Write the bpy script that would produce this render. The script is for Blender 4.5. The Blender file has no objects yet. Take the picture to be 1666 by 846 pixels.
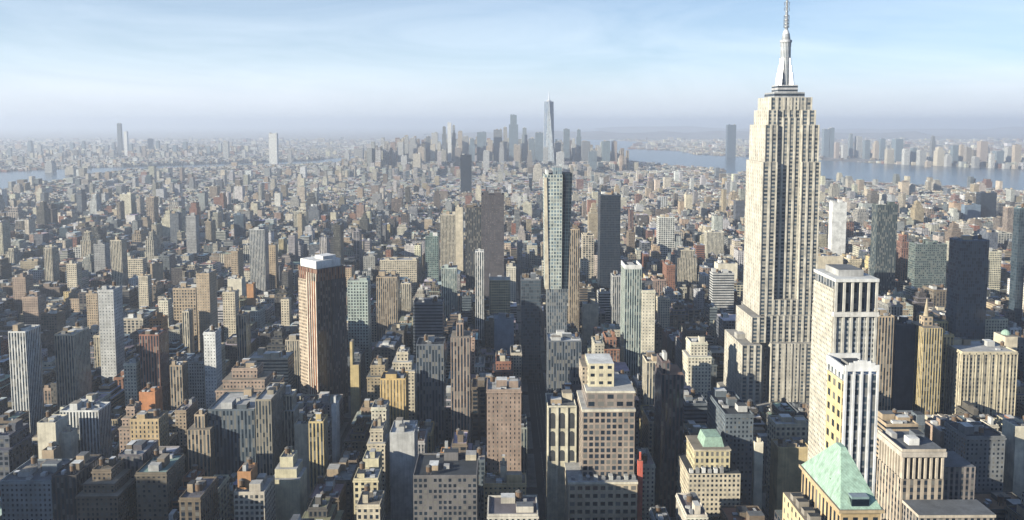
import bpy, math, random
import numpy as np
from math import radians as R, sin, cos, tan, atan, pi

S = bpy.context.scene
COL = S.collection
# ------------------------------------------------------------------ camera
W0, H0, FPX = 1666.0, 846.0, 1342.0
CH, PITCH, YAW = 295.0, R(5.0), R(0.68)
PY0 = 317.0                                    # the lens is shifted: the optical axis meets the picture above its middle
cam_d = bpy.data.cameras.new('camera'); cam = bpy.data.objects.new('camera', cam_d); COL.objects.link(cam)
cam_d.sensor_fit = 'HORIZONTAL'; cam_d.sensor_width = 36.0; cam_d.lens = 36.0*FPX/W0
cam_d.clip_start = 1.0; cam_d.clip_end = 200000.0
cam.location = (0, 0, CH); cam.rotation_euler = (pi/2-PITCH, 0, -YAW)
cam_d.shift_y = (PY0-H0/2)/W0
S.camera = cam
# ------------------------------------------------------------------ sky, sun, exposure
SUN_EL = R(17.5)
sx, sy = -0.899, -0.438                        # horizontal direction towards the sun: left and slightly behind the camera
SUN_AZ = math.atan2(sx, sy)                    # angle from +Y towards +X
world = bpy.data.worlds.new('World'); S.world = world; world.use_nodes = True
nt = world.node_tree; nt.nodes.clear()
wo = nt.nodes.new('ShaderNodeOutputWorld'); bg = nt.nodes.new('ShaderNodeBackground')
sky = nt.nodes.new('ShaderNodeTexSky'); sky.sky_type = 'NISHITA'; sky.sun_disc = False
sky.sun_elevation = SUN_EL; sky.sun_rotation = SUN_AZ; sky.altitude = 300
sky.air_density = 1.0; sky.dust_density = 0.3; sky.ozone_density = 1.2
tc = nt.nodes.new('ShaderNodeTexCoord'); sep = nt.nodes.new('ShaderNodeSeparateXYZ')
nt.links.new(tc.outputs['Generated'], sep.inputs[0])
zz = nt.nodes.new('ShaderNodeMath'); zz.operation = 'MAXIMUM'; zz.inputs[1].default_value = 0.012
nt.links.new(sep.outputs['Z'], zz.inputs[0])
dv = [nt.nodes.new('ShaderNodeMath') for _ in range(2)]
for m, ax in zip(dv, 'XY'):
    m.operation = 'DIVIDE'; nt.links.new(sep.outputs[ax], m.inputs[0]); nt.links.new(zz.outputs[0], m.inputs[1])
cmb = nt.nodes.new('ShaderNodeCombineXYZ'); nt.links.new(dv[0].outputs[0], cmb.inputs[0]); nt.links.new(dv[1].outputs[0], cmb.inputs[1])
mp = nt.nodes.new('ShaderNodeMapping'); mp.inputs['Rotation'].default_value = (0, R(9), 0); mp.inputs['Scale'].default_value = (2.2, 2.2, 11.0)
nt.links.new(tc.outputs['Generated'], mp.inputs[0])
cn = nt.nodes.new('ShaderNodeTexNoise'); cn.inputs['Scale'].default_value = 1.2; cn.inputs['Detail'].default_value = 8; cn.inputs['Roughness'].default_value = 0.6
cn.inputs['Distortion'].default_value = 0.8
nt.links.new(mp.outputs[0], cn.inputs['Vector'])
cr = nt.nodes.new('ShaderNodeMapRange'); cr.inputs[1].default_value = 0.38; cr.inputs[2].default_value = 0.66; cr.inputs[3].default_value = 0.92; cr.inputs[4].default_value = 1.38
nt.links.new(cn.outputs[0], cr.inputs[0])
vl = nt.nodes.new('ShaderNodeMath'); vl.operation = 'ADD'; vl.inputs[1].default_value = 0.075; nt.links.new(zz.outputs[0], vl.inputs[0])     # thin high cloud, deeper towards the horizon
vd = nt.nodes.new('ShaderNodeMath'); vd.operation = 'DIVIDE'; vd.inputs[0].default_value = 0.07; nt.links.new(vl.outputs[0], vd.inputs[1])
vc = nt.nodes.new('ShaderNodeMath'); vc.operation = 'MULTIPLY'; vc.use_clamp = True; nt.links.new(vd.outputs[0], vc.inputs[0])
mxs = nt.nodes.new('ShaderNodeMix'); mxs.data_type = 'RGBA'; mxs.inputs['B'].default_value = (13.2, 14.6, 16.0, 1)
nt.links.new(cr.outputs[0], vc.inputs[1]); nt.links.new(vc.outputs[0], mxs.inputs['Factor']); tint = nt.nodes.new('ShaderNodeMix'); tint.data_type = 'RGBA'; tint.blend_type = 'MULTIPLY'; tint.inputs['Factor'].default_value = 1.0; tint.inputs['B'].default_value = (0.50, 0.92, 1.40, 1)
nt.links.new(sky.outputs[0], tint.inputs['A']); nt.links.new(tint.outputs['Result'], mxs.inputs['A'])
hm = nt.nodes.new('ShaderNodeMapRange'); hm.inputs[1].default_value = 0.0; hm.inputs[2].default_value = 0.075; hm.inputs[3].default_value = 0.85; hm.inputs[4].default_value = 0.0
hm.interpolation_type = 'SMOOTHSTEP'; nt.links.new(sep.outputs['Z'], hm.inputs[0])
hx = nt.nodes.new('ShaderNodeMix'); hx.data_type = 'RGBA'; hx.inputs['B'].default_value = (8.8, 9.5, 10.5, 1); nt.links.new(hm.outputs[0], hx.inputs['Factor']); nt.links.new(mxs.outputs['Result'], hx.inputs['A'])
nt.links.new(hx.outputs['Result'], bg.inputs[0]); bg.inputs[1].default_value = 0.05
nt.links.new(bg.outputs[0], wo.inputs[0])
sd = bpy.data.lights.new('sun', 'SUN'); sun = bpy.data.objects.new('sun', sd); COL.objects.link(sun)
sd.energy = 5.0; sd.angle = R(0.5); sd.color = (1.0, 0.925, 0.75)
from mathutils import Vector, Matrix
dirv = Vector((sx*cos(SUN_EL), sy*cos(SUN_EL), sin(SUN_EL)))
sun.rotation_euler = dirv.to_track_quat('Z', 'Y').to_euler()
vs = S.view_settings; vs.view_transform = 'Standard'; vs.look = 'None'; vs.exposure = 0.8; vs.gamma = 1.0
cy = S.cycles; cy.max_bounces = 5; cy.diffuse_bounces = 0; cy.glossy_bounces = 2; cy.transmission_bounces = 1; cy.volume_bounces = 1
HAZE_D = 0.84e-4

# ------------------------------------------------------------------ projection helpers (where a seen point stands on the ground)
CP, SP, CY_, SY_ = cos(PITCH), sin(PITCH), cos(YAW), sin(YAW)
def ray(px, py):
    a = (px-W0/2)/FPX; b = (PY0-py)/FPX
    # camera axes: right (CY,-SY,0), forward (SY*CP, CY*CP, -SP), up (SY*SP, CY*SP, CP)
    return (a*CY_+SY_*CP+b*SY_*SP, -a*SY_+CY_*CP+b*CY_*SP, -SP+b*CP)
def at_z(px, py, z):
    r = ray(px, py); t = (z-CH)/r[2]; return t*r[0], t*r[1]
def at_y(px, py, Y):
    r = ray(px, py); t = Y/r[1]; return t*r[0], CH+t*r[2]
def proj(x, y, z):
    xc = x*CY_-y*SY_; yf = x*SY_+y*CY_; dz = z-CH
    d = yf*CP-dz*SP; v = yf*SP+dz*CP
    return W0/2+FPX*xc/d, PY0-FPX*v/d

# ------------------------------------------------------------------ materials
def new_mat(name):
    m = bpy.data.materials.new(name); m.use_nodes = True; m.node_tree.nodes.clear()
    o = m.node_tree.nodes.new('ShaderNodeOutputMaterial'); p = m.node_tree.nodes.new('ShaderNodeBsdfPrincipled')
    m.node_tree.links.new(p.outputs[0], o.inputs[0]); return m, m.node_tree, p
def mth(t, op, a, b=None, clamp=False):
    n = t.nodes.new('ShaderNodeMath'); n.operation = op; n.use_clamp = clamp
    for i, v in enumerate((a, b)):
        if v is None: continue
        if isinstance(v, (int, float)): n.inputs[i].default_value = v
        else: t.links.new(v, n.inputs[i])
    return n.outputs[0]
def mixc(t, f, a, b, blend='MIX'):
    n = t.nodes.new('ShaderNodeMix'); n.data_type = 'RGBA'; n.blend_type = blend
    for k, v in (('Factor', f), ('A', a), ('B', b)):
        if isinstance(v, (int, float)): n.inputs[k].default_value = v
        elif isinstance(v, tuple): n.inputs[k].default_value = v
        else: t.links.new(v, n.inputs[k])
    return n.outputs['Result']
def facade_material():
    m, t, p = new_mat('facade')
    A = t.nodes.new('ShaderNodeAttribute'); A.attribute_name = 'wallcol'
    B = t.nodes.new('ShaderNodeAttribute'); B.attribute_name = 'winpar'
    uv = t.nodes.new('ShaderNodeUVMap'); uv.uv_map = 'UVMap'
    s = t.nodes.new('ShaderNodeSeparateXYZ'); t.links.new(uv.outputs[0], s.inputs[0])
    q = t.nodes.new('ShaderNodeSeparateColor'); t.links.new(B.outputs['Color'], q.inputs[0])
    fu = mth(t, 'FRACT', s.outputs[0]); fv = mth(t, 'FRACT', s.outputs[1])
    mx = mth(t, 'LESS_THAN', mth(t, 'ABSOLUTE', mth(t, 'SUBTRACT', fu, 0.5)), mth(t, 'MULTIPLY', A.outputs['Alpha'], 0.5))
    my = mth(t, 'LESS_THAN', mth(t, 'ABSOLUTE', mth(t, 'SUBTRACT', fv, 0.5)), mth(t, 'MULTIPLY', q.outputs[0], 0.5))
    win = mth(t, 'MULTIPLY', mx, my)
    spn = mth(t, 'MULTIPLY', mth(t, 'SUBTRACT', mx, win), q.outputs[1])
    cb = t.nodes.new('ShaderNodeCombineXYZ')
    t.links.new(mth(t, 'FLOOR', s.outputs[0]), cb.inputs[0]); t.links.new(mth(t, 'FLOOR', s.outputs[1]), cb.inputs[1]); t.links.new(mth(t, 'MULTIPLY', B.outputs['Alpha'], 97.0), cb.inputs[2])
    wn = t.nodes.new('ShaderNodeTexWhiteNoise'); wn.noise_dimensions = '3D'; t.links.new(cb.outputs[0], wn.inputs['Vector'])
    geo = t.nodes.new('ShaderNodeNewGeometry')
    n1 = t.nodes.new('ShaderNodeTexNoise'); n1.inputs['Scale'].default_value = 0.11; n1.inputs['Detail'].default_value = 6; n1.inputs['Roughness'].default_value = 0.65
    t.links.new(geo.outputs['Position'], n1.inputs['Vector'])
    mp_ = t.nodes.new('ShaderNodeMapping'); mp_.inputs['Scale'].default_value = (0.9, 0.9, 0.05); t.links.new(geo.outputs['Position'], mp_.inputs[0])
    n2 = t.nodes.new('ShaderNodeTexNoise'); n2.inputs['Scale'].default_value = 1.0; n2.inputs['Detail'].default_value = 3; t.links.new(mp_.outputs[0], n2.inputs['Vector'])
    mr = t.nodes.new('ShaderNodeMapRange'); mr.inputs[1].default_value = 0.3; mr.inputs[2].default_value = 0.7; mr.inputs[3].default_value = 0.60; mr.inputs[4].default_value = 1.16
    t.links.new(n1.outputs[0], mr.inputs[0])
    mr2 = t.nodes.new('ShaderNodeMapRange'); mr2.inputs[1].default_value = 0.3; mr2.inputs[2].default_value = 0.7; mr2.inputs[3].default_value = 0.84; mr2.inputs[4].default_value = 1.06
    t.links.new(n2.outputs[0], mr2.inputs[0])
    gr = mth(t, 'MULTIPLY', mr.outputs[0], mr2.outputs[0])
    vm = t.nodes.new('ShaderNodeVectorMath'); vm.operation = 'SCALE'; t.links.new(A.outputs['Color'], vm.inputs[0]); t.links.new(gr, vm.inputs['Scale'])
    base = vm.outputs[0]
    base = mixc(t, spn, base, (0.06, 0.06, 0.065, 1))
    # glass tone, its blue sky sheen put into the colour, + per-window blinds
    gl = mixc(t, q.outputs[2], (0.010, 0.020, 0.036, 1), (0.22, 0.30, 0.36, 1))
    sm = t.nodes.new('ShaderNodeMapRange'); sm.inputs[1].default_value = 0.72; sm.inputs[2].default_value = 0.84; sm.inputs[3].default_value = 0.55; sm.inputs[4].default_value = 0.05; t.links.new(A.outputs['Alpha'], sm.inputs[0])
    gl = mixc(t, mth(t, 'MULTIPLY', mth(t, 'GREATER_THAN', wn.outputs[0], 0.72), sm.outputs[0]), gl, (0.34, 0.32, 0.28, 1))
    gl = mixc(t, mth(t, 'MULTIPLY', mth(t, 'LESS_THAN', wn.outputs[0], 0.30), 0.6), gl, (0.006, 0.011, 0.020, 1))
    base = mixc(t, win, base, gl)
    t.links.new(base, p.inputs['Base Color'])
    rr = t.nodes.new('ShaderNodeMapRange'); rr.inputs[3].default_value = 0.85; rr.inputs[4].default_value = 0.16; t.links.new(win, rr.inputs[0])
    t.links.new(rr.outputs[0], p.inputs['Roughness'])
    return m
M_FAC = facade_material()
def seams(m, sc=1.0):
    t = m.node_tree; p = [n for n in t.nodes if n.type == 'BSDF_PRINCIPLED'][0]; src = p.inputs['Base Color'].links[0].from_socket
    geo = t.nodes.new('ShaderNodeNewGeometry'); s = t.nodes.new('ShaderNodeSeparateXYZ'); t.links.new(geo.outputs['Position'], s.inputs[0])
    a = mth(t, 'LESS_THAN', mth(t, 'FRACT', mth(t, 'MULTIPLY', mth(t, 'ADD', s.outputs[0], s.outputs[1]), sc)), 0.16)
    mp2 = t.nodes.new('ShaderNodeMapping'); mp2.inputs['Scale'].default_value = (.8, .8, .12); t.links.new(geo.outputs['Position'], mp2.inputs[0])
    n = t.nodes.new('ShaderNodeTexNoise'); n.inputs['Scale'].default_value = 1.4; n.inputs['Detail'].default_value = 6; t.links.new(mp2.outputs[0], n.inputs['Vector'])
    st_ = mth(t, 'MULTIPLY', mth(t, 'SUBTRACT', n.outputs[0], 0.5, True), 2.2, True)
    c = mixc(t, mth(t, 'MULTIPLY', a, 0.35), src, (.12, .20, .17, 1)); c = mixc(t, st_, c, (.16, .20, .15, 1)); t.links.new(c, p.inputs['Base Color'])
def plain(name, col, rough=0.8, metal=0.0, nscale=0.2, lo=0.7, hi=1.15, bump=0.0, bscale=1.0):
    m, t, p = new_mat(name)
    geo = t.nodes.new('ShaderNodeNewGeometry'); n1 = t.nodes.new('ShaderNodeTexNoise'); n1.inputs['Scale'].default_value = nscale; n1.inputs['Detail'].default_value = 8
    n1.inputs['Roughness'].default_value = 0.65
    t.links.new(geo.outputs['Position'], n1.inputs['Vector'])
    mr = t.nodes.new('ShaderNodeMapRange'); mr.inputs[1].default_value = 0.3; mr.inputs[2].default_value = 0.7; mr.inputs[3].default_value = lo; mr.inputs[4].default_value = hi
    t.links.new(n1.outputs[0], mr.inputs[0])
    vm = t.nodes.new('ShaderNodeVectorMath'); vm.operation = 'SCALE'; vm.inputs[0].default_value = col; t.links.new(mr.outputs[0], vm.inputs['Scale'])
    t.links.new(vm.outputs[0], p.inputs['Base Color']); p.inputs['Roughness'].default_value = rough; p.inputs['Metallic'].default_value = metal
    if bump:
        b = t.nodes.new('ShaderNodeBump'); n2 = t.nodes.new('ShaderNodeTexNoise'); n2.inputs['Scale'].default_value = bscale; n2.inputs['Detail'].default_value = 6
        t.links.new(geo.outputs['Position'], n2.inputs['Vector']); t.links.new(n2.outputs[0], b.inputs['Height']); b.inputs['Distance'].default_value = bump
        t.links.new(b.outputs[0], p.inputs['Normal'])
    return m
M_WOOD = plain('tank_wood', (0.16, 0.10, 0.065), 0.9)
M_METAL = plain('pale_metal', (0.62, 0.63, 0.66), 0.32, 0.85)
M_STEEL = plain('dull_steel', (0.30, 0.31, 0.33), 0.5, 0.6)
M_COPPER = plain('green_copper', (0.36, 0.52, 0.42), 0.75, 0, 0.45, 0.62, 1.2)
seams(M_COPPER, 1.0)
M_ROAD = plain('asphalt', (0.05, 0.05, 0.052), 0.9, 0, 0.08)
M_PAVE = plain('pavement_concrete', (0.22, 0.215, 0.2), 0.9, 0, 0.15)
M_PAINT = plain('road_paint', (0.75, 0.75, 0.72), 0.7)
M_WATER = plain('river_water', (0.05, 0.085, 0.115), 0.22, 0, 0.0016, 0.8, 1.2, 1.2, 0.02)
M_LAND = plain('far_land', (0.24, 0.22, 0.20), 0.95, 0, 0.0018, 0.6, 1.3)
M_GREEN = plain('leaves', (0.05, 0.075, 0.035), 0.9, 0, 0.1, 0.6, 1.4)

# ------------------------------------------------------------------ facade styles
C = dict(cream=(.70,.62,.48), bright=(.80,.74,.60), tan=(.52,.41,.29), pink=(.45,.34,.27), grey=(.40,.40,.40), lgrey=(.58,.58,.57), white=(.80,.80,.78),
         brick=(.33,.14,.085), redbrick=(.34,.17,.12), orange=(.58,.31,.15), yellow=(.68,.54,.28), brown=(.23,.185,.14), umber=(.12,.112,.105), slate=(.16,.18,.21),
         navy=(.045,.065,.10), teal=(.10,.16,.19), ggreen=(.22,.30,.28), mint=(.52,.60,.555), stone=(.60,.56,.48), lime=(.66,.61,.53), blue=(.18,.24,.32))
RC = dict(rlight=(.52,.51,.49), rwhite=(.74,.74,.72), rdark=(.042,.050,.062), rgrey=(.15,.16,.175), rtan=(.30,.26,.21), rred=(.28,.17,.12), rblue=(.26,.32,.38), rgreen=(.20,.26,.19))  # rdark: dark roof, deepened with bluish shade put into the colour
class St:
    def __init__(s, col, kind='punch', roof='rgrey', bay=None, fl=None, fx=None, fy=None, sp=None, gl=None):
        D = dict(punch=(3.0,3.3,.42,.50,0,0), pier=(3.2,3.6,.52,.62,.75,.05), glass=(2.2,3.6,.86,.80,.6,.25), dglass=(2.4,3.7,.90,.84,.7,.0), ribbon=(6.0,3.5,1.0,.46,0,.05),
                 grid=(3.1,3.5,.60,.58,0,.06), big=(4.0,4.2,.52,.58,0,.05), blank=(9,9,0,0,0,0), strip=(2.6,3.5,.55,1.0,0,.12), loft=(5.0,4.0,.72,.6,.3,.05))[kind]
        s.kind = kind; s.cname = col if isinstance(col, str) else ''
        s.col = C[col] if isinstance(col, str) else col; s.roof = RC[roof] if isinstance(roof, str) else roof
        s.bay, s.fl, s.fx, s.fy, s.sp, s.gl = [d if v is None else v for d, v in zip(D, (bay, fl, fx, fy, sp, gl))]
        s.seed = random.random()
class MB:
    def __init__(s): s.v=[]; s.f=[]; s.uv=[]; s.a=[]; s.b=[]
    def quad(s, pts, uvs, col, fx, fy=0, sp=0, gl=0, seed=0):
        n = len(s.v); s.v += pts; s.f.append(tuple(range(n, n+len(pts)))); s.uv += uvs; s.a.append((*col, fx)); s.b.append((fy, sp, gl, seed))
    def prism(s, poly, z0, z1, st, ts=1.0, top=True, bottom=False, blank=(), sfx=None, tc=None, toppoly=None):
        """walls round a counter-clockwise footprint"""
        n = len(poly); cx = sum(p[0] for p in poly)/n; cyy = sum(p[1] for p in poly)/n
        if tc: cx, cyy = tc
        tp = toppoly or [(cx+(p[0]-cx)*ts, cyy+(p[1]-cyy)*ts) for p in poly]
        nf = max(1, round((z1-z0)/st.fl)) if st.fx else 1
        for i in range(n):
            a, b = poly[i], poly[(i+1) % n]; ta, tb = tp[i], tp[(i+1) % n]
            w = math.hypot(b[0]-a[0], b[1]-a[1]); nb = max(1, round(w/st.bay))
            if w < 0.01: continue
            fx = 0 if i in blank else st.fx
            if sfx is not None and i % 2: fx = sfx
            if ts == 0: s.quad([(a[0],a[1],z0),(b[0],b[1],z0),(ta[0],ta[1],z1)], [(0,0),(nb,0),(nb/2,nf)], st.col, fx, st.fy, st.sp, st.gl, st.seed)
            else: s.quad([(a[0],a[1],z0),(b[0],b[1],z0),(tb[0],tb[1],z1),(ta[0],ta[1],z1)], [(0,0),(nb,0),(nb,nf),(0,nf)], st.col, fx, st.fy, st.sp, st.gl, st.seed)
        if top and ts != 0: s.quad([(p[0],p[1],z1) for p in tp], [(0,0)]*n, st.roof, 0)
        if bottom: s.quad([(p[0],p[1],z0) for p in reversed(poly)], [(0,0)]*n, st.col, 0)
        return s
    def box(s, x0, x1, y0, y1, z0, z1, st, **k):
        return s.prism([(x0,y0),(x1,y0),(x1,y1),(x0,y1)], z0, z1, st, **k)
    def cyl(s, x, y, r, z0, z1, st, n=12, ts=1.0, **k):
        return s.prism([(x+r*cos(2*pi*i/n), y+r*sin(2*pi*i/n)) for i in range(n)], z0, z1, st, ts=ts, **k)
    def build(s, name, parent=None, org=(0,0,0), mat=None, rot=0.0):
        me = bpy.data.meshes.new(name)
        v = np.array(s.v, dtype=np.float64)
        v -= np.array(org)
        if rot and parent is None: pass
        me.from_pydata([tuple(x) for x in v.tolist()], [], s.f)
        uvl = me.uv_layers.new(name='UVMap'); uvl.data.foreach_set('uv', np.array(s.uv, dtype=np.float32).ravel())
        at = me.attributes.new('wallcol', 'FLOAT_COLOR', 'FACE'); at.data.foreach_set('color', np.array(s.a, dtype=np.float32).ravel())
        at = me.attributes.new('winpar', 'FLOAT_COLOR', 'FACE'); at.data.foreach_set('color', np.array(s.b, dtype=np.float32).ravel())
        me.materials.append(mat or M_FAC)
        o = bpy.data.objects.new(name, me); COL.objects.link(o)
        if parent is not None: o.parent = parent
        return o
USED_LABELS = set()
def thing(name, label, cat, loc, rotz=0.0, group=None):
    o = bpy.data.objects.new(name, None); COL.objects.link(o); o.location = loc; o.rotation_euler = (0,0,rotz); o.empty_display_size = 5
    o['label'] = label; o['category'] = cat
    if group: o['group'] = group
    USED_LABELS.add(label)
    return o
FOOT = []                                        # footprints already taken: x0,x1,y0,y1
CAT = []                                         # xl, xr, yt, yb, Y : parts of the view that nearer filler must leave free
rng = random.Random(7)

def tank(root, x, y, z, r=1.9, h=3.8):
    st = St((.17,.11,.07), 'blank', (.13,.12,.11)); m = MB()
    for dx in (-1,1):
        for dy in (-1,1): m.box(x+dx*r*.62-.15, x+dx*r*.62+.15, y+dy*r*.62-.15, y+dy*r*.62+.15, z, z+2.2, St((.10,.09,.09),'blank'))
    m.cyl(x, y, r, z+2.2, z+2.2+h, st, 12, bottom=True)
    m.cyl(x, y, r*1.06, z+2.2+h, z+2.2+h+1.3, St((.15,.14,.13),'blank'), 12, ts=0)
    m.build('water_tank', root)
def roofscape(root, x0, x1, y0, y1, z, st, detail=2, r=rng):
    """local coordinates; parapet, bulkheads, tank, cooling units"""
    w, d = x1-x0, y1-y0
    if detail >= 1 and min(w, d) > 5:
        m = MB(); ps = St(tuple(min(1, c*1.06) for c in st.col), 'blank', tuple(min(1, c*1.06) for c in st.col)); t = .45; hh = 1.1
        m.box(x0,x1,y0,y0+t,z,z+hh,ps); m.box(x0,x1,y1-t,y1,z,z+hh,ps)
        m.box(x0,x0+t,y0+t,y1-t,z,z+hh,ps); m.box(x1-t,x1,y0+t,y1-t,z,z+hh,ps)
        m.build('parapet', root)
    used = []
    def spot(bw, bd):
        for _ in range(14):
            bx = r.uniform(x0+1.2, max(x0+1.3, x1-1.2-bw)); by = r.uniform(y0+1.2, max(y0+1.3, y1-1.2-bd))
            if bx+bw > x1-.8 or by+bd > y1-.8: return None
            if all(bx+bw < u[0] or bx > u[1] or by+bd < u[2] or by > u[3] for u in used):
                used.append((bx, bx+bw, by, by+bd)); return bx, by
        return None
    nb = 1 + (w*d > 350) + (w*d > 900)
    for k in range(nb):
        bw, bd, bh = r.uniform(.22,.42)*min(w,24), r.uniform(.22,.42)*min(d,24), r.uniform(3,6.5)
        sp = spot(bw, bd)
        if sp: MB().box(sp[0], sp[0]+bw, sp[1], sp[1]+bd, z, z+bh, St(st.col if r.random() < .6 else C[r.choice(['cream','lgrey','lgrey','tan','tan','white','brown'])], 'blank', r.choice(['rlight','rgrey','rdark','rtan','rwhite']))).build('bulkhead', root)
    if detail >= 2:
        if r.random() < .75 and z > 20:
            sp = spot(4.2, 4.2)
            if sp: tank(root, sp[0]+2.1, sp[1]+2.1, z, r.uniform(1.5, 2.1), r.uniform(3, 4.4))
        for k in range(r.randint(2, 4)):
            bw, bd = r.uniform(1.4, 4.5), r.uniform(1.4, 4)
            sp = spot(bw, bd)
            if sp: MB().box(sp[0], sp[0]+bw, sp[1], sp[1]+bd, z, z+r.uniform(1.2,2.4), St(r.choice([(.6,.6,.6),(.75,.75,.74),(.35,.36,.38),(.2,.2,.2)]), 'blank', r.choice([(.5,.5,.5),(.7,.7,.7),(.25,.25,.25)]))).build('cooling_unit', root)
def tower(name, label, cat, x0, x1, y0, y1, H, st, tiers=None, detail=2, group=None, z0=0.0, crown=None, r=rng, piers=0):
    """tiers: list of (top height fraction, inset l, r, front, back) from the ground up"""
    cx, cyy = (x0+x1)/2, (y0+y1)/2
    root = thing(name, label, cat, (cx, cyy, z0), 0, group)
    FOOT.append((x0, x1, y0, y1))
    a0, a1, b0, b1 = x0-cx, x1-cx, y0-cyy, y1-cyy
    tiers = tiers or [(1.0, 0, 0, 0, 0)]
    z = 0.0
    for i, (fr, il, ir, iff, ib) in enumerate(tiers):
        A0, A1, B0, B1 = a0+il, a1-ir, b0+iff, b1-ib; zt = H*fr
        m = MB(); m.box(A0, A1, B0, B1, z, zt-.3, st, top=False)
        if piers:
            ps = St(tuple(min(1, c*1.05) for c in st.col), 'blank', st.col); n = max(2, round((A1-A0)/piers))
            for k in range(n+1):
                xx = A0+(A1-A0)*k/n; m.box(max(A0, xx-.5), min(A1, xx+.5), B0-.5, B0-.002, z, zt-.31, ps)
            n = max(2, round((B1-B0)/piers))
            for xs, xe in ((A0-.5, A0-.002), (A1+.002, A1+.5)):
                for k in range(n+1):
                    yy = B0+(B1-B0)*k/n; m.box(xs, xe, max(B0, yy-.5), min(B1, yy+.5), z, zt-.31, ps)
        m.build('wall' if i == 0 else 'upper_wall', root)
        if st.kind in ('punch','pier','loft','big') and zt > 18 and detail >= 2 and A1-A0 > 5:
            cs = St(tuple(min(.85, c*1.12) for c in st.col), 'blank', tuple(c*.8 for c in st.col)); m = MB()
            m.box(A0-.5, A1+.5, B0-.5, B1+.5, zt-1.5, zt-.32, cs, bottom=True); m.build('cornice', root)
        rs = St(st.roof, 'blank', st.roof)
        if i == len(tiers)-1:
            MB().box(A0, A1, B0, B1, zt-.3, zt, St(st.col, 'blank', st.roof)).build('roof', root)
            if crown: crown(root, A0, A1, B0, B1, zt)
            else: roofscape(root, A0, A1, B0, B1, zt, st, detail, r)
        else:
            MB().box(A0, A1, B0, B1, zt-.3, zt, St(st.col, 'blank', st.roof)).build('terrace', root)
        z = zt
    return root
def locate(xl, xr, yt, yb, zb, Y=None):
    """front face of a building seen between xl and xr, its top at yt, last seen at yb where it is zb high"""
    if Y is None:
        _, Y = at_z((xl+xr)/2, yb, zb)
    _, H = at_y((xl+xr)/2, yt, Y)
    xa, _ = at_y(xl, yt, Y); xb, _ = at_y(xr, yt, Y)
    return xa, xb, Y, H
def reserve(xl, xr, yt, yb, Y): CAT.append((xl, xr, yt, yb, Y))

# ------------------------------------------------------------------ ground, water, roads
def sheet(name, poly, z, mat, kind='structure'):
    me = bpy.data.meshes.new(name); me.from_pydata([(x, y, z) for x, y in poly], [], [tuple(range(len(poly)))]); me.materials.append(mat)
    if me.polygons[0].normal.z < 0: me.flip_normals()
    o = bpy.data.objects.new(name, me); COL.objects.link(o); o['kind'] = kind; return o
sheet('ground', [(-60000,-2000),(60000,-2000),(60000,60000),(-60000,60000)], 0.0, M_LAND)
HUD = [(2165,-1500),(2165,3350),(1900,3640),(1560,4050),(1330,4700),(1020,5500),(860,6200),(560,6700),(300,6900),(100,7050),(-200,6800),(-330,6500),(-700,6200),(-1150,5650),(-1700,5300),(-2150,4850),(-2230,4400),(-2080,3500),(-1900,2700),(-1180,1950),(-1120,-1500),
       (-2050,-1500),(-2050,1800),(-2500,2400),(-3000,3300),(-3250,4300),(-2900,5150),(-2300,5750),(-1500,6400),(-1350,7000),(-1250,7700),(-1400,8900),(-1250,10500),(-1500,13500),(-600,15500),(1000,15500),(1900,13500),(2300,12000),(1700,10800),(1400,9300),(1850,8600),(1780,7600),(2250,6900),(2480,6500),(2900,5650),(3500,4900),(3700,4000),(3500,2000),(3500,-1500)]
MANH = HUD[:21]
def clip_tri(poly, name, z, mat):
    import mathutils.geometry as g
    pts = [Vector((x, y, 0)) for x, y in poly]; tris = g.tessellate_polygon([pts])
    me = bpy.data.meshes.new(name); me.from_pydata([(x, y, z) for x, y in poly], [], [tuple(t) for t in tris]); me.materials.append(mat)
    o = bpy.data.objects.new(name, me); COL.objects.link(o); o['kind'] = 'structure'
    import bmesh
    bm = bmesh.new(); bm.from_mesh(me); bmesh.ops.recalc_face_normals(bm, faces=bm.faces)
    if sum(f.normal.z for f in bm.faces) < 0: bmesh.ops.reverse_faces(bm, faces=bm.faces)
    bm.to_mesh(me); bm.free(); return o
clip_tri(HUD, 'river_water', 0.4, M_WATER)
def inside(poly, X, Y):
    X = np.asarray(X, float); Y = np.asarray(Y, float); r = np.zeros(X.shape, bool); n = len(poly); j = n-1
    for i in range(n):
        xi, yi = poly[i]; xj, yj = poly[j]
        c = ((yi > Y) != (yj > Y)) & (X < (xj-xi)*(Y-yi)/((yj-yi) or 1e-9)+xi); r ^= c; j = i
    return r
AV = [-1010,-800,-600,-402,-272,-142,38,190,475,760,1045,1330,1610,1890,2130]; AVW = 28.0
STP, STW = 80.0, 18.0
# road sheet, kerbed block slabs, lane paint
sheet('road', [(-1110,60),(2150,60),(2150,2600),(-1110,2600)], 0.06, M_ROAD)
bm_ = MB(); pv = St((.22,.215,.2), 'blank', (.22,.215,.2))
for i in range(len(AV)-1):
    for k in range(1, 32):
        y0 = k*STP+STW/2; bm_.box(AV[i]+AVW/2-4, AV[i+1]-AVW/2+4, y0-3, y0+STP-STW+3, 0.07, 0.21, pv)
o = bm_.build('pavement', mat=M_PAVE); o['kind'] = 'structure'
bm_ = MB(); pp = St((.7,.7,.68), 'blank', (.7,.7,.68))
for X in AV[2:10]:
    for ln in (-3.4, 0, 3.4):
        for k in range(60, 420):
            if (k*5) % 80 > 8: bm_.quad([(X+ln-.08,k*5,.064),(X+ln+.08,k*5,.064),(X+ln+.08,k*5+2.6,.064),(X+ln-.08,k*5+2.6,.064)], [(0,0)]*4, (.7,.7,.68), 0)
o = bm_.build('road_markings', mat=M_PAINT); o['kind'] = 'structure'
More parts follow.
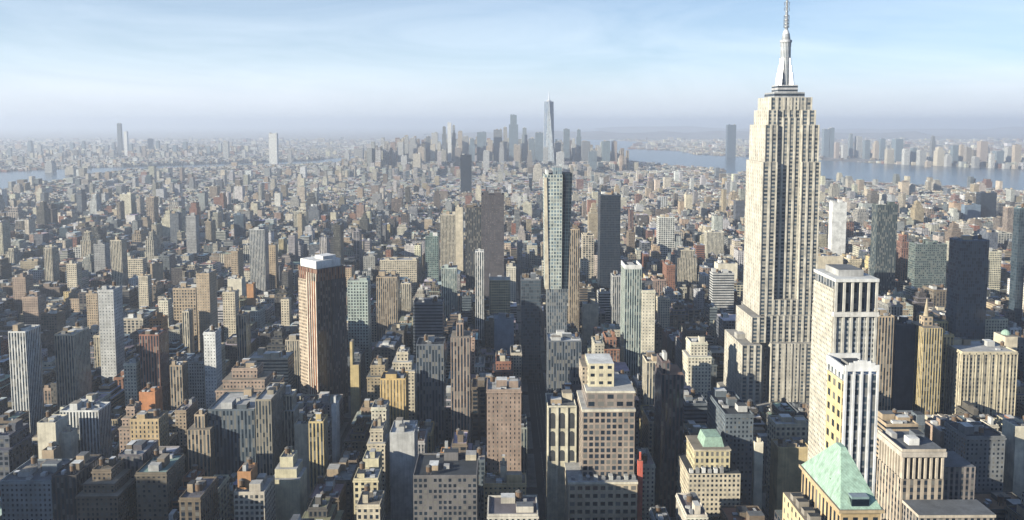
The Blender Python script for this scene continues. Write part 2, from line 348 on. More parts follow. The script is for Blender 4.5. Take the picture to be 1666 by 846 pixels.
# far hills
def ridge(name, pts, h, wd, seed):
    r = random.Random(seed); v = []; f = []; n = len(pts)
    for i, (x, y) in enumerate(pts):
        hh = h*(.55+.6*r.random())
        for k in range(7):
            a = k/6; v.append((x+(r.random()-.5)*300, y+(a-.5)*wd, (hh*(sin(pi*a)**1.3)) if 0 < k < 6 else 0.2))
    for i in range(n-1):
        for k in range(6): f.append((i*7+k, (i+1)*7+k, (i+1)*7+k+1, i*7+k+1))
    me = bpy.data.meshes.new(name); me.from_pydata(v, [], f); me.materials.append(M_LAND)
    for p in me.polygons: p.use_smooth = True
    o = bpy.data.objects.new(name, me); COL.objects.link(o); o['kind'] = 'structure'
ridge('hills', [(x, 17000+600*sin(x/2600.)) for x in range(-1500, 9000, 500)], 115, 2600, 3)
ridge('hills', [(x, 25000+900*sin(x/3100.)) for x in range(3000, 22000, 700)], 170, 3000, 4)
# haze : even air round the whole place
bpy.ops.mesh.primitive_cube_add(size=1, location=(0, 28500, 224.0))
hz = bpy.context.active_object; hz.name = 'haze'; hz.scale = (110000, 60000, 452.0); hz['kind'] = 'stuff'
mh = bpy.data.materials.new('haze_air'); mh.use_nodes = True; t_ = mh.node_tree; t_.nodes.clear()
oh = t_.nodes.new('ShaderNodeOutputMaterial'); pvn = t_.nodes.new('ShaderNodeVolumePrincipled')
pvn.inputs['Color'].default_value = (0.76, 0.835, 0.975, 1); pvn.inputs['Density'].default_value = HAZE_D; pvn.inputs['Anisotropy'].default_value = 0.2
t_.links.new(pvn.outputs[0], oh.inputs['Volume']); hz.data.materials.append(mh)
for o_ in (hz,): o_.select_set(False)

# ------------------------------------------------------------------ the tall limestone skyscraper with the mast
LIME = (.62,.58,.50)
def esb():
    X0, Y0 = 273.0, 800.0
    root = thing('stepped_skyscraper', 'towering pale limestone skyscraper with a silver mast and long antenna, tallest in the city', 'skyscraper', (X0, Y0, 0))
    st = St(LIME, 'pier', (.42,.40,.37), bay=5.75, fl=3.7, fx=.52, fy=.56, sp=.36, gl=.26)
    fl = St(LIME, 'pier', (.42,.40,.37), bay=7.0, fl=3.7, fx=.26, fy=.5, sp=.5, gl=.15)
    bl = St(LIME, 'blank', (.45,.43,.40))
    def B(m, x0,x1,y0,y1,z0,z1,s=st,piers=True,step=4.6):
        m.box(x0-X0,x1-X0,y0-Y0,y1-Y0,z0,z1,s,sfx=.16)
        if piers:
            n = max(1, round((x1-x0)/6.1))
            for k in range(n+1):
                xx = x0+(x1-x0)*k/n; a, b = max(x0, xx-.8), min(x1, xx+.8)
                m.box(a-X0, b-X0, y0-Y0-.7, y0-Y0-.002, z0, z1-.02, bl)
    m = MB(); B(m,222,345,760,834,0,27,piers=False); m.build('base', root)
    m = MB(); B(m,228,247,767,828,27,84); B(m,256.5,296,769,828,27,85); B(m,296.01,326,767,828,27,84); m.box(247.01-X0,256.49-X0,778-Y0,828-Y0,27,85,st); m.build('lower_storeys', root)
    m = MB(); B(m,238,252,772,824,85.01,110); B(m,252.01,312,774,824,85.01,111,piers=True); m.build('lower_storeys', root)
    # shaft: two wings and a recessed centre
    m = MB(); B(m,246,260,776,828,111.01,258); m.build('shaft', root)
    m = MB(); B(m,283,301,776,828,111.01,258); m.build('shaft', root)
    m = MB(); B(m,260.01,282.99,780.5,822,111.01,300); m.build('shaft', root)
    m = MB(); B(m,260.01,282.99,776,780.49,111.01,126); m.build('shaft', root)
    m = MB(); B(m,248,260,778,826,258.02,293); m.build('shaft', root)
    m = MB(); B(m,283,299.5,778,826,258.02,293); m.build('shaft', root)
    m = MB(); B(m,251,260,780,823,293.02,307); B(m,283,296.5,780,823,293.02,307); m.build('crown', root)
    m = MB(); B(m,254,293.5,782.5,821,307.02,319); B(m,260.02,282.98,782.52,821,300.02,307.0); m.build('crown', root)
    m = MB(); m.box(259-X0,288-X0,787-Y0,817-Y0,319.02,324,St((.42,.43,.45),'ribbon',(.35,.35,.36),fl=5)); m.build('observation_deck', root)
    m = MB()
    for a in range(0, 26): m.box(260.6-X0+a, 260.68-X0+a, 787.5-Y0, 787.58-Y0, 319.02, 321.8, St((.3,.3,.32),'blank'))
    m.build('railing', root)
    ms = St((.62,.63,.66), 'strip', (.5,.5,.5), bay=1.6, fx=.45, gl=.35, sp=.3); mc = 273.5-X0, 801.5-Y0
    m = MB(); m.box(mc[0]-9.5,mc[0]+9.5,mc[1]-9.5,mc[1]+9.5,324.02,331,St((.5,.5,.52),'ribbon',(.4,.4,.4),fl=3.5)); m.build('mast_base', root)
    m = MB(); m.cyl(mc[0], mc[1], 5.2, 331.02, 368, ms, 20, ts=.92); m.build('mast', root)
    m = MB()
    ws = St((.72,.73,.75), 'blank', (.72,.73,.75))
    for a in range(4):
        an = a*pi/2+pi/4
        for (r0, r1, zt) in ((4.2, 9.3, 343), (4.2, 7.9, 350), (4.2, 6.7, 357)):
            c, s_ = cos(an), sin(an); px_, py_ = -s_*1.15, c*1.15
            poly = [(mc[0]+c*r0-px_, mc[1]+s_*r0-py_), (mc[0]+c*r1-px_, mc[1]+s_*r1-py_), (mc[0]+c*r1+px_, mc[1]+s_*r1+py_), (mc[0]+c*r0+px_, mc[1]+s_*r0+py_)]
            tp = [(mc[0]+c*r0-px_*.9, mc[1]+s_*r0-py_*.9), (mc[0]+c*(r1-1.4)-px_*.9, mc[1]+s_*(r1-1.4)-py_*.9), (mc[0]+c*(r1-1.4)+px_*.9, mc[1]+s_*(r1-1.4)+py_*.9), (mc[0]+c*r0+px_*.9, mc[1]+s_*r0+py_*.9)]
            m.prism(poly, 331.03, zt, ws, toppoly=tp)
    m.build('mast_fin', root, mat=M_METAL)
    m = MB(); m.cyl(*mc, 5.0, 368.02, 372, ms, 20); m.cyl(*mc, 5.6, 372.02, 374.2, St((.55,.56,.6),'blank',(.5,.5,.5)), 20); m.cyl(*mc, 4.2, 374.22, 380, ms, 20, ts=.8); m.cyl(*mc, 3.3, 380.02, 384, ws, 20, ts=.55); m.build('mast_cap', root)
    m = MB(); dk = St((.28,.29,.31), 'blank')
    m.cyl(*mc, 1.7, 384.02, 400, dk, 8, ts=.8); m.cyl(*mc, 1.2, 400.02, 422, dk, 8, ts=.7); m.cyl(*mc, .6, 422.02, 443, dk, 6, ts=.4)
    for z in (386.5, 389.5, 393, 397, 401, 405.5, 410, 415): m.cyl(*mc, 2.6 if z < 400 else 1.7, z, z+.7, dk, 10)
    for z in (387, 391, 395, 403, 408):
        for a in range(4): m.box(mc[0]+2.4*cos(a*pi/2)-.25, mc[0]+2.4*cos(a*pi/2)+.25, mc[1]+2.4*sin(a*pi/2)-.25, mc[1]+2.4*sin(a*pi/2)+.25, z-1, z+2.2, dk)
    m.build('antenna', root, mat=M_STEEL)
    rs = St((.5,.48,.44), 'blank', (.6,.58,.55)); m = MB()
    for (a, b, c_, d) in ((230,238,790,800),(330,340,775,790),(300,308,795,806)): m.box(a-X0,b-X0,c_-Y0,d-Y0,{230:84,330:27,300:111}[a]+.02,{230:89,330:33,300:115}[a],rs)
    m.build('roof_plant', root)
    FOOT.append((222,345,758,834)); reserve(1168,1340,150,646,772)
esb()

def poly_tower(name, label, cat, pts, H, st, loc, parts=None, rot=0.0):
    root = thing(name, label, cat, (*loc, 0), rot); m = MB(); m.prism(pts, 0, H-.3, st, top=False); m.build('wall', root)
    m = MB(); m.prism(pts, H-.3, H, St(st.col, 'blank', st.roof)); m.build('roof', root)
    return root
# diagonal red brick tower with white screen on its roof
def diag():
    Xc, Yc = at_z(521, 610, 45); Xc, Yc = Xc, Yc+18; _, H = at_y(521, 432, Yc)
    root = thing('diagonal_tower', 'red brick and tan office tower set diagonally, white screen wall across its top', 'office tower', (Xc, Yc, 0), R(45))
    hw = 16.5
    st = St((.52,.42,.32), 'punch', 'rdark', bay=2.6, fl=3.4, fx=.5, fy=.55)
    rd = St((.30,.125,.065), 'strip', 'rdark', bay=3.1, fx=.25, sp=0, gl=0); dk = St((.10,.07,.06), 'strip', 'rdark', bay=3.0, fx=.5, gl=0)  # dk: near-black wall, the shade of the right-front face in its colour
    # local axes after a 45 degree turn: -Y face looks right-front, -X face looks left-front
    P = [(-hw,-hw),(hw,-hw),(hw,hw),(-hw,hw)]
    m = MB()
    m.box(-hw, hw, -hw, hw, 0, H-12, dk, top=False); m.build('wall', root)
    m = MB(); m.box(-hw-.02, hw+.02, -hw-.02, hw+.02, H-12, H-.3, St((.24,.12,.075),'strip','rdark',bay=3.3,fx=.3,gl=0)); m.build('upper_wall', root)
    for (a, b, s_) in ((0.02, hw*1.05, st), (hw*1.05, 2*hw-.02, rd)):
        m = MB(); m.box(-hw-1.0, -hw-.01, hw-b, hw-a, 0, H-12.02, s_); m.build('cladding', root)
    m = MB(); m.box(-hw*.02, hw-.02, -hw-.9, -hw-.01, 0, H-12.02, St((.07,.06,.07),'strip','rdark',bay=3,fx=.4)); m.build('cladding', root)  # dark strip on the right-front face: its shade put into the colour
    m = MB(); ws = St((.74,.66,.55), 'blank', (.7,.6,.5))
    for k in range(5):
        yy = -hw+.4+k*(hw*.95)/4; m.box(-hw-1.6, -hw-1.01, yy-.5, yy+.5, 0, H-4, ws)
    m.build('pier', root)
    m = MB(); m.box(-hw+.5, hw-.5, -hw+.5, hw-.5, H-.3, H, St((.2,.16,.15),'blank','rdark')); m.build('roof', root)
    wh = St((.85,.85,.84), 'blank', (.8,.8,.8)); m = MB(); m.box(-hw*.92, hw*.8, -hw*.8, hw*.92, H+.02, H+7.5, wh); m.build('screen_wall', root)
    m = MB(); m.box(-hw*.3, hw*.6, -hw*.6, hw*.3, H+7.52, H+11, wh); m.build('bulkhead', root)
    FOOT.append((Xc-25, Xc+25, Yc-25, Yc+25)); reserve(472, 568, 400, 640, Yc-24)
diag()
# green pyramid roofed tower
def pyramid():
    x0, x1, y0, y1, E = 101.0, 113.0, 236.0, 268.0, 180.0
    cx, cyy = (x0+x1)/2, (y0+y1)/2
    root = thing('pyramid_roof_tower', 'cream yellow stone tower under a steep green copper pyramid roof', 'tower', (cx, cyy, 0))
    st = St((.70,.58,.36), 'punch', 'rtan', bay=3.4, fl=3.7, fx=.34, fy=.46)
    m = MB(); m.box(x0-cx,x1-cx,y0-cyy,y1-cyy,0,E-12,st); m.build('wall', root)
    m = MB(); m.box(x0-cx,x1-cx,y0-cyy,y1-cyy,E-11.98,E-1,St((.62,.46,.26),'big','rtan',bay=3.0,fl=8,fx=.5,fy=.72)); m.build('arcade', root)
    m = MB(); m.box(x0-cx-.8,x1-cx+.8,y0-cyy-.8,y1-cyy+.8,E-.98,E,St((.60,.47,.30),'blank','rtan')); m.build('cornice', root)
    m = MB(); P = [(x0-cx-.2,y0-cyy-.2),(x1-cx+.2,y0-cyy-.2),(x1-cx+.2,y1-cyy+.2),(x0-cx-.2,y1-cyy+.2)]
    m.prism(P, E+.02, E+13.5, St((1,1,1),'blank'), toppoly=[(-.8,-2.2),(.8,-2.2),(.8,1.8),(-.8,1.8)]); m.build('pyramid_roof', root, mat=M_COPPER)
    m = MB()
    for (a, b, z) in ((-4.6,-4,3.4),(-4.2,4,3.6),(-3.2,-1,6.4)):
        m.box(a, a+1.1, b-.5, b+.5, E+z-1.4, E+z+.9, St((.22,.30,.22),'blank','rgreen'))
    m.build('dormer', root)
    m = MB(); m.box(-2.6, 2.6, y0-cyy+.4, y0-cyy+3.2, E+.03, E+3.6, St((.22,.32,.33),'ribbon','rblue',fl=3.4,fy=.6)); m.build('dormer', root)
    m = MB(); m.box(x0-cx-6.5, x0-cx-.02, y0-cyy+3, y1-cyy-1, 0, E-9, st); m.build('side_wing', root)
    m = MB(); rs = St((.33,.3,.26),'blank','rdark')
    for k in range(5): m = MB(); m.box(x0-cx-5.6, x0-cx-2.2, y0-cyy+4+k*5, y0-cyy+6.6+k*5, E-8.98, E-7.2+.5*(k%2), rs); m.build('cooling_unit', root)
    FOOT.append((x0-8, x1+1, y0-2, y1+2)); reserve(1280, 1432, 720, 846, y0)
pyramid()
# slender white striped tower
def striped():
    x0, x1, y0, y1, H = 146.0, 160.5, 342.0, 361.0, 188.0
    cx, cyy = (x0+x1)/2, (y0+y1)/2
    root = thing('striped_tower', 'slender white apartment tower with dark vertical stripes and yellow panels, curved white top', 'apartment tower', (cx, cyy, 0))
    st = St((.70,.71,.73), 'pier', 'rwhite', bay=3.6, fx=.44, fl=3.1, fy=.7, sp=.7, gl=.28)
    yl = St((.74,.60,.34), 'big', 'rwhite', bay=4.8, fl=6.2, fx=.5, fy=.5)
    m = MB(); m.box(x0-cx,x1-cx,y0-cyy,y1-cyy,66,H,st); m.build('wall', root)
    m = MB(); m.box(x0-cx-.7,x0-cx-.01,y0-cyy+.8,y1-cyy-2,20,H-3,yl); m.build('yellow_panel', root)
    m = MB()
    for k in range(5):
        xx = x0-cx+.45+k*(x1-x0-.9)/4; m.box(xx-.45, xx+.45, y0-cyy-.6, y0-cyy-.01, 66, H+1.5, St((.74,.75,.77),'blank'))
    m.build('rib', root)
    m = MB(); m.box(x0-cx-1,x1-cx+2,y0-cyy-1,y1-cyy+4,0,65.98,St((.62,.50,.32),'pier','rgrey')); m.build('podium', root)
    m = MB(); wh = St((.84,.84,.84),'blank','rwhite')
    n = 8
    for k in range(n):
        a0_, a1_ = k/n, (k+1)/n; h0 = 2.2+2.6*sin(pi*(a0_+.5/n)); xa, xb = x0-cx+(x1-x0)*a0_, x0-cx+(x1-x0)*a1_
        m.box(xa, xb-.002, y0-cyy-.6, y0-cyy+.2, H+1.52, H+1.5+h0, wh)
    m.box(x0-cx-.6, x0-cx+.3, y0-cyy+.25, y1-cyy, H+.02, H+3.4, wh); m.box(x0-cx+.35, x1-cx, y1-cyy-.7, y1-cyy, H+.02, H+4, wh)
    m.build('crown_screen', root)
    MB().box(-3,4,-4,5,H+.02,H+3,St((.3,.3,.3),'blank','rdark')).build('bulkhead', root)
    FOOT.append((x0-2, x1+3, y0-2, y1+5)); reserve(1350, 1431, 595, 740, y0)
striped()
# pale tower with bay piers in front of the tall skyscraper
def bays():
    x0, x1, y0, y1, H = 207.5, 235.0, 506.0, 541.0, 199.0
    cx, cyy = (x0+x1)/2, (y0+y1)/2
    root = thing('bay_window_tower', 'pale stone hotel tower with dotted windows on its side and a pillared open top', 'hotel tower', (cx, cyy, 0))
    side = St((.64,.59,.50), 'punch', 'rlight', bay=2.5, fl=3.3, fx=.34, fy=.42, gl=.45); fr = St((.52,.52,.50), 'grid', 'rlight', bay=2.4, fl=3.4, fx=.62, fy=.55, gl=.30)
    w = x1-x0
    m = MB(); m.box(x0-cx,x1-cx,y0-cyy+1.2,y1-cyy,0,H-24,side); m.build('wall', root)
    m = MB(); m.box(x0-cx+.6,x1-cx-.6,y0-cyy,y0-cyy+1.19,0,H-25,fr); m.build('front_wall', root)
    m = MB()
    for k in range(6):
        xx = x0-cx+1+k*(w-2)/5; m.box(xx-.7, xx+.7, y0-cyy-1.0, y0-cyy-.01, 30, H-2, St((.60,.58,.53),'blank'))
    m.build('pier', root)
    m = MB(); m.box(x0-cx+1,x1-cx-1.5,y0-cyy+1.2,y1-cyy-1,H-23.98,H-3,St((.30,.31,.33),'strip','rlight',bay=4.6,fx=.5)); m.box(x0-cx-.02,x0-cx+.98,y0-cyy+1.2,y1-cyy-1,H-23.98,H-8,side); m.build('upper_wall', root)
    m = MB(); m.box(x0-cx-.5,x1-cx+.5,y0-cyy-1.5,y0-cyy+1.18,H-24.98,H-22,St((.78,.76,.72),'blank','rlight')); m.build('cornice', root)
    m = MB(); m.box(x0-cx,x1-cx,y0-cyy-1.4,y1-cyy,H-2.98,H-1,St((.74,.74,.72),'blank','rwhite')); m.build('roof', root)
    m = MB(); m.box(-8,8,-9,12,H-.98,H+3,St((.5,.5,.5),'blank','rgrey')); m.build('bulkhead', root)
    FOOT.append((x0-1, x1+1, y0-2, y1+1)); reserve(1325, 1428, 450, 715, y0)
bays()
# glass tower widening upward
def flare():
    xa, xb, Y, H = locate(896, 916, 284, 575, 40); H = H
    cx, cyy = (xa+xb)/2+1, Y+16
    root = thing('slim_glass_tower', 'slim pale glass tower widening towards its split blue-green crown', 'skyscraper', (cx, cyy, 0))
    zm = H*.47; w0 = (xb-xa)*.62+2; w1 = (xb-xa)*.72+5
    lo = St((.26,.28,.30), 'glass', 'rgrey', bay=2.4, fl=3.8, fx=.6, fy=.8, gl=.30); hi = St((.58,.62,.56), 'glass', 'rgrey', bay=3.0, fl=3.8, fx=.66, fy=.66, gl=.85, sp=0)  # lo is greyer than hi: shade on the lower body put into the colour
    q = lambda w, d: [(-w,-d),(w,-d),(w,d),(-w,d)]
    m = MB(); m.prism(q(w0, 15), 0, zm, lo, toppoly=q(w0+.8, 15)); m.build('wall', root)
    m = MB(); m.prism([(-w0-3,-15.5),(w0*.45,-15.5),(w0*.45,15),(-w0-3,15)], zm+.02, H, hi, toppoly=[(-w1,-17),(w1*.35,-17),(w1*.35,15),(-w1,15)]); m.build('upper_wall', root)
    m = MB(); m.prism([(w0*.46,-14),(w0+2,-14),(w0+2,14),(w0*.46,14)], zm+.02, H+1, St((.06,.13,.17),'dglass','rdark'), toppoly=[(w1*.36,-15),(w1+1.4,-15),(w1+1.4,14),(w1*.36,14)]); m.build('dark_glass_wall', root)
    m = MB(); m.prism([(-w0-3.4,-16.2),(-w0+1.2,-16.2),(-w0+1.2,-15.6),(-w0-3.4,-15.6)], zm+.02, H-3, St((.70,.62,.48),'blank','rlight'), toppoly=[(-w1-.5,-17.9),(-w1+2.6,-17.9),(-w1+2.6,-17.2),(-w1-.5,-17.2)]); m.build('edge_pier', root)
    m = MB(); m.box(-w1+2, -w1+4.5, -16.8, 10, H+.02, H+5, St((.7,.72,.7),'blank','rlight')); m.box(-w1*.35, w1*.3, -16.8, 12, H+.02, H+8, St((.55,.62,.62),'glass','rlight',gl=.8)); m.build('crown', root)
    FOOT.append((cx-18, cx+18, cyy-19, cyy+19)); reserve(878, 930, 280, 575, Y)
flare()
# downtown tower with tapering facets and spire
def spire():
    Y = 5000.0; X, H = at_y(893.5, 165, Y)
    root = thing('faceted_skyscraper', 'tall faceted pale blue glass tower with a thin spire above the hazy downtown skyline', 'skyscraper', (X, Y+30, 0))
    st = St((.45,.52,.60), 'glass', 'rlight', bay=6, fl=12, gl=.9, fx=.8); w = 33
    m = MB(); m.box(-w,w,-w,w,0,55,st); m.build('base', root)
    c = w*1.0; t = c*.86
    B = [(-w,-w),(w,-w),(w,w),(-w,w)]; T = [(0,-t),(t,0),(0,t),(-t,0)]
    m = MB(); L = St((.78,.82,.86), 'glass', 'rlight', bay=6, fl=12, gl=1.0, fx=.5); D = St((.20,.25,.36), 'glass', 'rlight', bay=6, fl=12, gl=.5, fx=.5)  # pale and dark facets: difference in reflected light put into the glass colours
    for i in range(4):
        a, b = B[i], B[(i+1) % 4]; tp = T[i]; tn = T[(i+1) % 4]
        s1, s2 = L, D
        m.quad([(*a,55.02),(*b,55.02),(*tp,H)], [(0,0),(8,0),(4,25)], s1.col, s1.fx, s1.fy, s1.sp, s1.gl, .3)
        m.quad([(*b,55.02),(*tn,H),(*tp,H)], [(4,0),(8,25),(0,25)], s2.col, s2.fx, s2.fy, s2.sp, s2.gl, .6)
    m.quad([(*p,H) for p in T], [(0,0)]*4, (.5,.5,.5), 0); m.build('wall', root)
    m = MB(); m.cyl(0,0,14,H+.05,H+8,St((.6,.6,.62),'blank','rlight'),16); m.build('spire_ring', root)
    m = MB(); m.cyl(0,0,5,H+8.1,H+62,St((.66,.68,.72),'blank'),8,ts=.25); m.build('spire', root, mat=M_METAL)
    FOOT.append((X-40, X+40, Y-5, Y+70)); reserve(883, 903, 150, 262, Y)
spire()
# low gridded office block with podium, arched neighbour and stepped penthouse
def gridblock():
    xa, xb, Y, H = locate(948, 1033, 667, 752, 62)
    _, Ht = at_y(990, 637, Y+6)
    cx, cyy = (xa+xb)/2, Y+20; w = (xb-xa)/2
    root = thing('gridded_office_block', 'brown grey gridded office block with pale bands, wider podium and cream stepped penthouse', 'office building', (cx, cyy, 0))
    g = St((.42,.34,.28), 'big', 'rlight', bay=3.9, fl=4.1, fx=.66, fy=.66, sp=0, gl=.10)
    band = St((.80,.74,.60), 'blank', 'rlight')
    zp = 50.0
    Yp = 8.0
    m = MB(); m.box(-w-10, w+1, -20-Yp, 22, 0, zp, St((.62,.52,.38),'big','rgrey',bay=5,fl=5.5,fx=.62,fy=.5)); m.build('podium', root)
    m = MB(); m.box(-w-10.4, w+1.4, -20-Yp-.4, 22.4, zp+.02, zp+1.6, band); m.build('cornice', root)
    m = MB(); m.box(-w, w, -20, 20, zp+1.62, H-1.2, g); m.build('wall', root)
    m = MB(); m.box(-w-.5, w+.5, -20.5, 20.5, H-1.18, H+.6, band); m.build('cornice', root)
    m = MB(); m.box(-w+3, w, -17, 20, H+.62, Ht, St((.36,.30,.26),'big','rlight',bay=6.5,fl=6,fx=.66,fy=.6)); m.build('upper_wall', root)
    m = MB(); m.box(-w+2.6, w+.4, -17.4, 20.3, Ht+.02, Ht+1.5, band); m.build('cornice', root)
    m = MB(); m.box(-w+5, w-13, -8, 17, Ht+1.52, Ht+18, St((.78,.70,.50),'big','rwhite',bay=5.5,fl=6,fx=.5,fy=.4)); m.build('penthouse', root)
    m = MB(); m.box(-w+1, -w+9, -2, 19, Ht+1.52, Ht+14, St((.62,.52,.40),'punch','rtan')); m.build('penthouse', root)
    for k in range(9): m = MB(); m.box(-w-8+k*5.2, -w-5.4+k*5.2, -25.5, -22.8+(k%3), zp+1.62, zp+3.6+(k%2), St((.6,.6,.58) if k%2 else (.25,.26,.28),'blank','rlight')); m.build('cooling_unit', root)
    FOOT.append((cx-w-11, cx+w+2, cyy-30, cyy+24)); reserve(905, 1040, 590, 846, Y-6)
    return cx-w, Y
gridblock()
def arched():
    xa, xb, Y, H = locate(891, 938, 664, 738, 58)
    y1 = Y+30; cx, cyy = (xa+xb)/2, (Y+y1)/2; w = (xb-xa)/2
    root = thing('arched_building', 'bright cream building with tall arched windows beside the gridded office block', 'office building', (cx, cyy, 0))
    st = St((.84,.78,.62), 'blank', 'rgrey')
    m = MB(); m.box(-w, w, -15, 15, 0, H, St((.76,.70,.54),'punch','rgrey'),blank=(0,)); m.build('wall', root)
    m = MB(); dk = St((.10,.11,.12),'blank'); n = 3; pw = 2*w/n
    for k in range(n+1): m.box(max(-w,-w+k*pw-.8), min(w,-w+k*pw+.8), -15.8, -15.01, 0, H+.8, st)
    m.box(-w, w, -16.0, -15.01, H+.82, H+2.2, st); m.build('pier', root)
    for k in range(n):
        for (za, zb_) in ((H-15, H-5.5), (H-28, H-19), (H-39, H-33)):
            m = MB(); c = -w+(k+.5)*pw; hw = pw/2-1.35
            m.prism
            pts = [(c-hw, za), (c+hw, za), (c+hw, zb_)] + [(c+hw*cos(a*pi/6), zb_+hw*sin(a*pi/6)) for a in range(1, 6)] + [(c-hw, zb_)]
            m.quad([(x, -15.06, z) for x, z in pts], [(0,0)]*len(pts), (.06,.065,.075), 0); m.build('window', root)
    roofscape(root, -w, w, -15, 15, H+.02, st, 2, random.Random(5))
    FOOT.append((xa-1, xb+1, Y-2, y1+1)); reserve(889, 945, 625, 738, Y-1)
arched()
# green mansard building
def mansard():
    xa, xb, Y, H = locate(1132, 1190, 736, 790, 50)
    cx, cyy = (xa+xb)/2, Y+14; w = (xb-xa)/2
    root = thing('mansard_building', 'cream building with a small green copper mansard roof and stepped terraces', 'building', (cx, cyy, 0))
    m = MB(); m.box(-w-5, w+6, -16, 18, 0, H-14, St('cream','punch','rdark',fx=.5)); m.build('lower_wall', root)
    m = MB(); m.box(-w, w, -11, 14, H-13.98, H, St((.76,.66,.42),'big','rtan',bay=3.6,fl=4.6,fx=.5,fy=.62)); m.build('wall', root)
    m = MB(); m.box(-w-.6, w+.6, -11.6, 14.6, H+.02, H+.9, St('cream','blank','rtan')); m.build('cornice', root)
    q = lambda a, b, c, d: [(a,c),(b,c),(b,d),(a,d)]
    m = MB(); m.prism(q(-w*.45,w*.75,-7,10), H+.92, H+7.5, St('cream','blank'), toppoly=q(-w*.3,w*.6,-6,9)); m.build('mansard_roof', root, mat=M_COPPER)
    for k in range(6): m = MB(); m.box(-w-4+k*4.1, -w-1.6+k*4.1, -15.3, -12.6, H-13.97, H-11.5+(k%3)*.6, St('grey' if k%2 else 'white','blank','rlight')); m.build('cooling_unit', root)
    FOOT.append((cx-w-6, cx+w+7, cyy-17, cyy+19)); reserve(1122, 1200, 708, 795, Y-4)
mansard()
# arcaded building on the right
def arcade():
    x0, y0, H = 224.5, 446.0, 112.0; x1 = x0+24; y1 = y0+30
    cx, cyy = (x0+x1)/2, (y0+y1)/2
    root = thing('arcaded_building', 'ornate tan stone building with a top arcade of dark openings and flat roof', 'office building', (cx, cyy, 0))
    st = St((.56,.47,.37), 'pier', 'rdark', bay=4.0, fl=4.2, fx=.46, fy=.6)
    m = MB(); m.box(-12,12,-15,15,0,H-17,st); m.build('wall', root)
    m = MB(); m.box(-10.6,10.6,-13.6,13.6,H-16.98,H-4,St((.12,.10,.09),'blank')); m.build('loggia_wall', root)
    m = MB(); ps = St((.64,.56,.46),'blank')
    for k in range(8):
        xx = -11.2+k*3.2; m.box(xx-.6, xx+.6, -14.9, -13.4, H-16.97, H-4.02, ps)
    for k in range(9):
        yy = -13+k*3.3; m.box(-11.9, -10.7, yy-.6, yy+.6, H-16.97, H-4.02, ps)
    m.build('column', root)
    m = MB(); m.box(-12.8,12.8,-15.8,15.8,H-4,H-1,St((.60,.54,.47),'blank','rgrey')); m.build('cornice', root)
    m = MB(); m.box(-12.4,12.4,-15.4,-14.6,H-.98,H+.6,ps); m.box(-12.4,-11.6,-14.59,15,H-.98,H+.6,ps); m.build('parapet', root)
    MB().box(-4,2,-6,0,H-.98,H+3,St('white','blank','rwhite')).build('bulkhead', root); MB().box(4,9,2,10,H-.98,H+2.4,St('slate','blank','rdark')).build('bulkhead', root); MB().box(-9,-6,4,12,H-.98,H+2,St('grey','blank','rlight')).build('bulkhead', root)
    m = MB(); m.box(12.9,34,-8,15,0,H-13,St((.32,.28,.26),'pier','rgrey')); m.build('rear_wing', root)
    m = MB(); m.box(-11,30,-34,-16.5,0,H-30,St((.40,.35,.30),'pier','rgrey',bay=3.4)); m.build('front_wing', root)
    m = MB(); m.box(-11.6,30.6,-34.6,-16.2,H-29.98,H-28.4,ps); m.build('cornice', root)
    FOOT.append((x0-1, x1+24, y0-20, y1+2)); reserve(1433, 1592, 722, 846, y0-20)
arcade()
def fin_roof(root, A0, A1, B0, B1, z):
    m = MB(); m.box(A0+1, A1-1, B0+1, B1-1, z+.02, z+4, St((.4,.4,.4),'blank','rgrey')); m.build('bulkhead', root)
def open_frame(root, A0, A1, B0, B1, z):
    m = MB(); s_ = St((.8,.8,.78), 'blank', 'rwhite')
    m.box(A0, A1, B0, B0+.8, z+.02, z+4.5, s_); m.box(A0, A0+.8, B0+.81, B1, z+.02, z+4.5, s_); m.box(A1-.8, A1, B0+.81, B1, z+.02, z+4.5, s_); m.build('crown_screen', root)
    MB().box((A0+A1)/2-3, (A0+A1)/2+3, B0+4, B1-4, z+.02, z+3.2, St('grey','blank','rlight')).build('bulkhead', root)
def spirelet(root, A0, A1, B0, B1, z):
    c = (A0+A1)/2; d = (B0+B1)/2
    m = MB(); m.box(c-4,c+4,d-4,d+4,z+.02,z+8,St('tan','big','rtan')); m.build('turret', root)
    m = MB(); m.cyl(c,d,2.6,z+8.02,z+24,St((.5,.42,.3),'blank'),8,ts=.1); m.build('spire', root)
def dome(root, A0, A1, B0, B1, z):
    c = (A0+A1)/2; d = (B0+B1)/2; m = MB(); r0 = min(A1-A0, B1-B0)*.36
    for k in range(5):
        a0_, a1_ = k/5*pi/2, (k+1)/5*pi/2
        m.cyl(c, d, r0*cos(a0_), z+.02+r0*1.1*sin(a0_), z+.02+r0*1.1*sin(a1_), St('mint','blank'), 14, ts=max(.01, cos(a1_)/cos(a0_)))
    m.build('dome', root, mat=M_COPPER)
def stepped(n, s):
    return [(1-.13*(n-1-i)**1.15, s*i, s*i, s*i, s*i*.6) for i in range(n)]
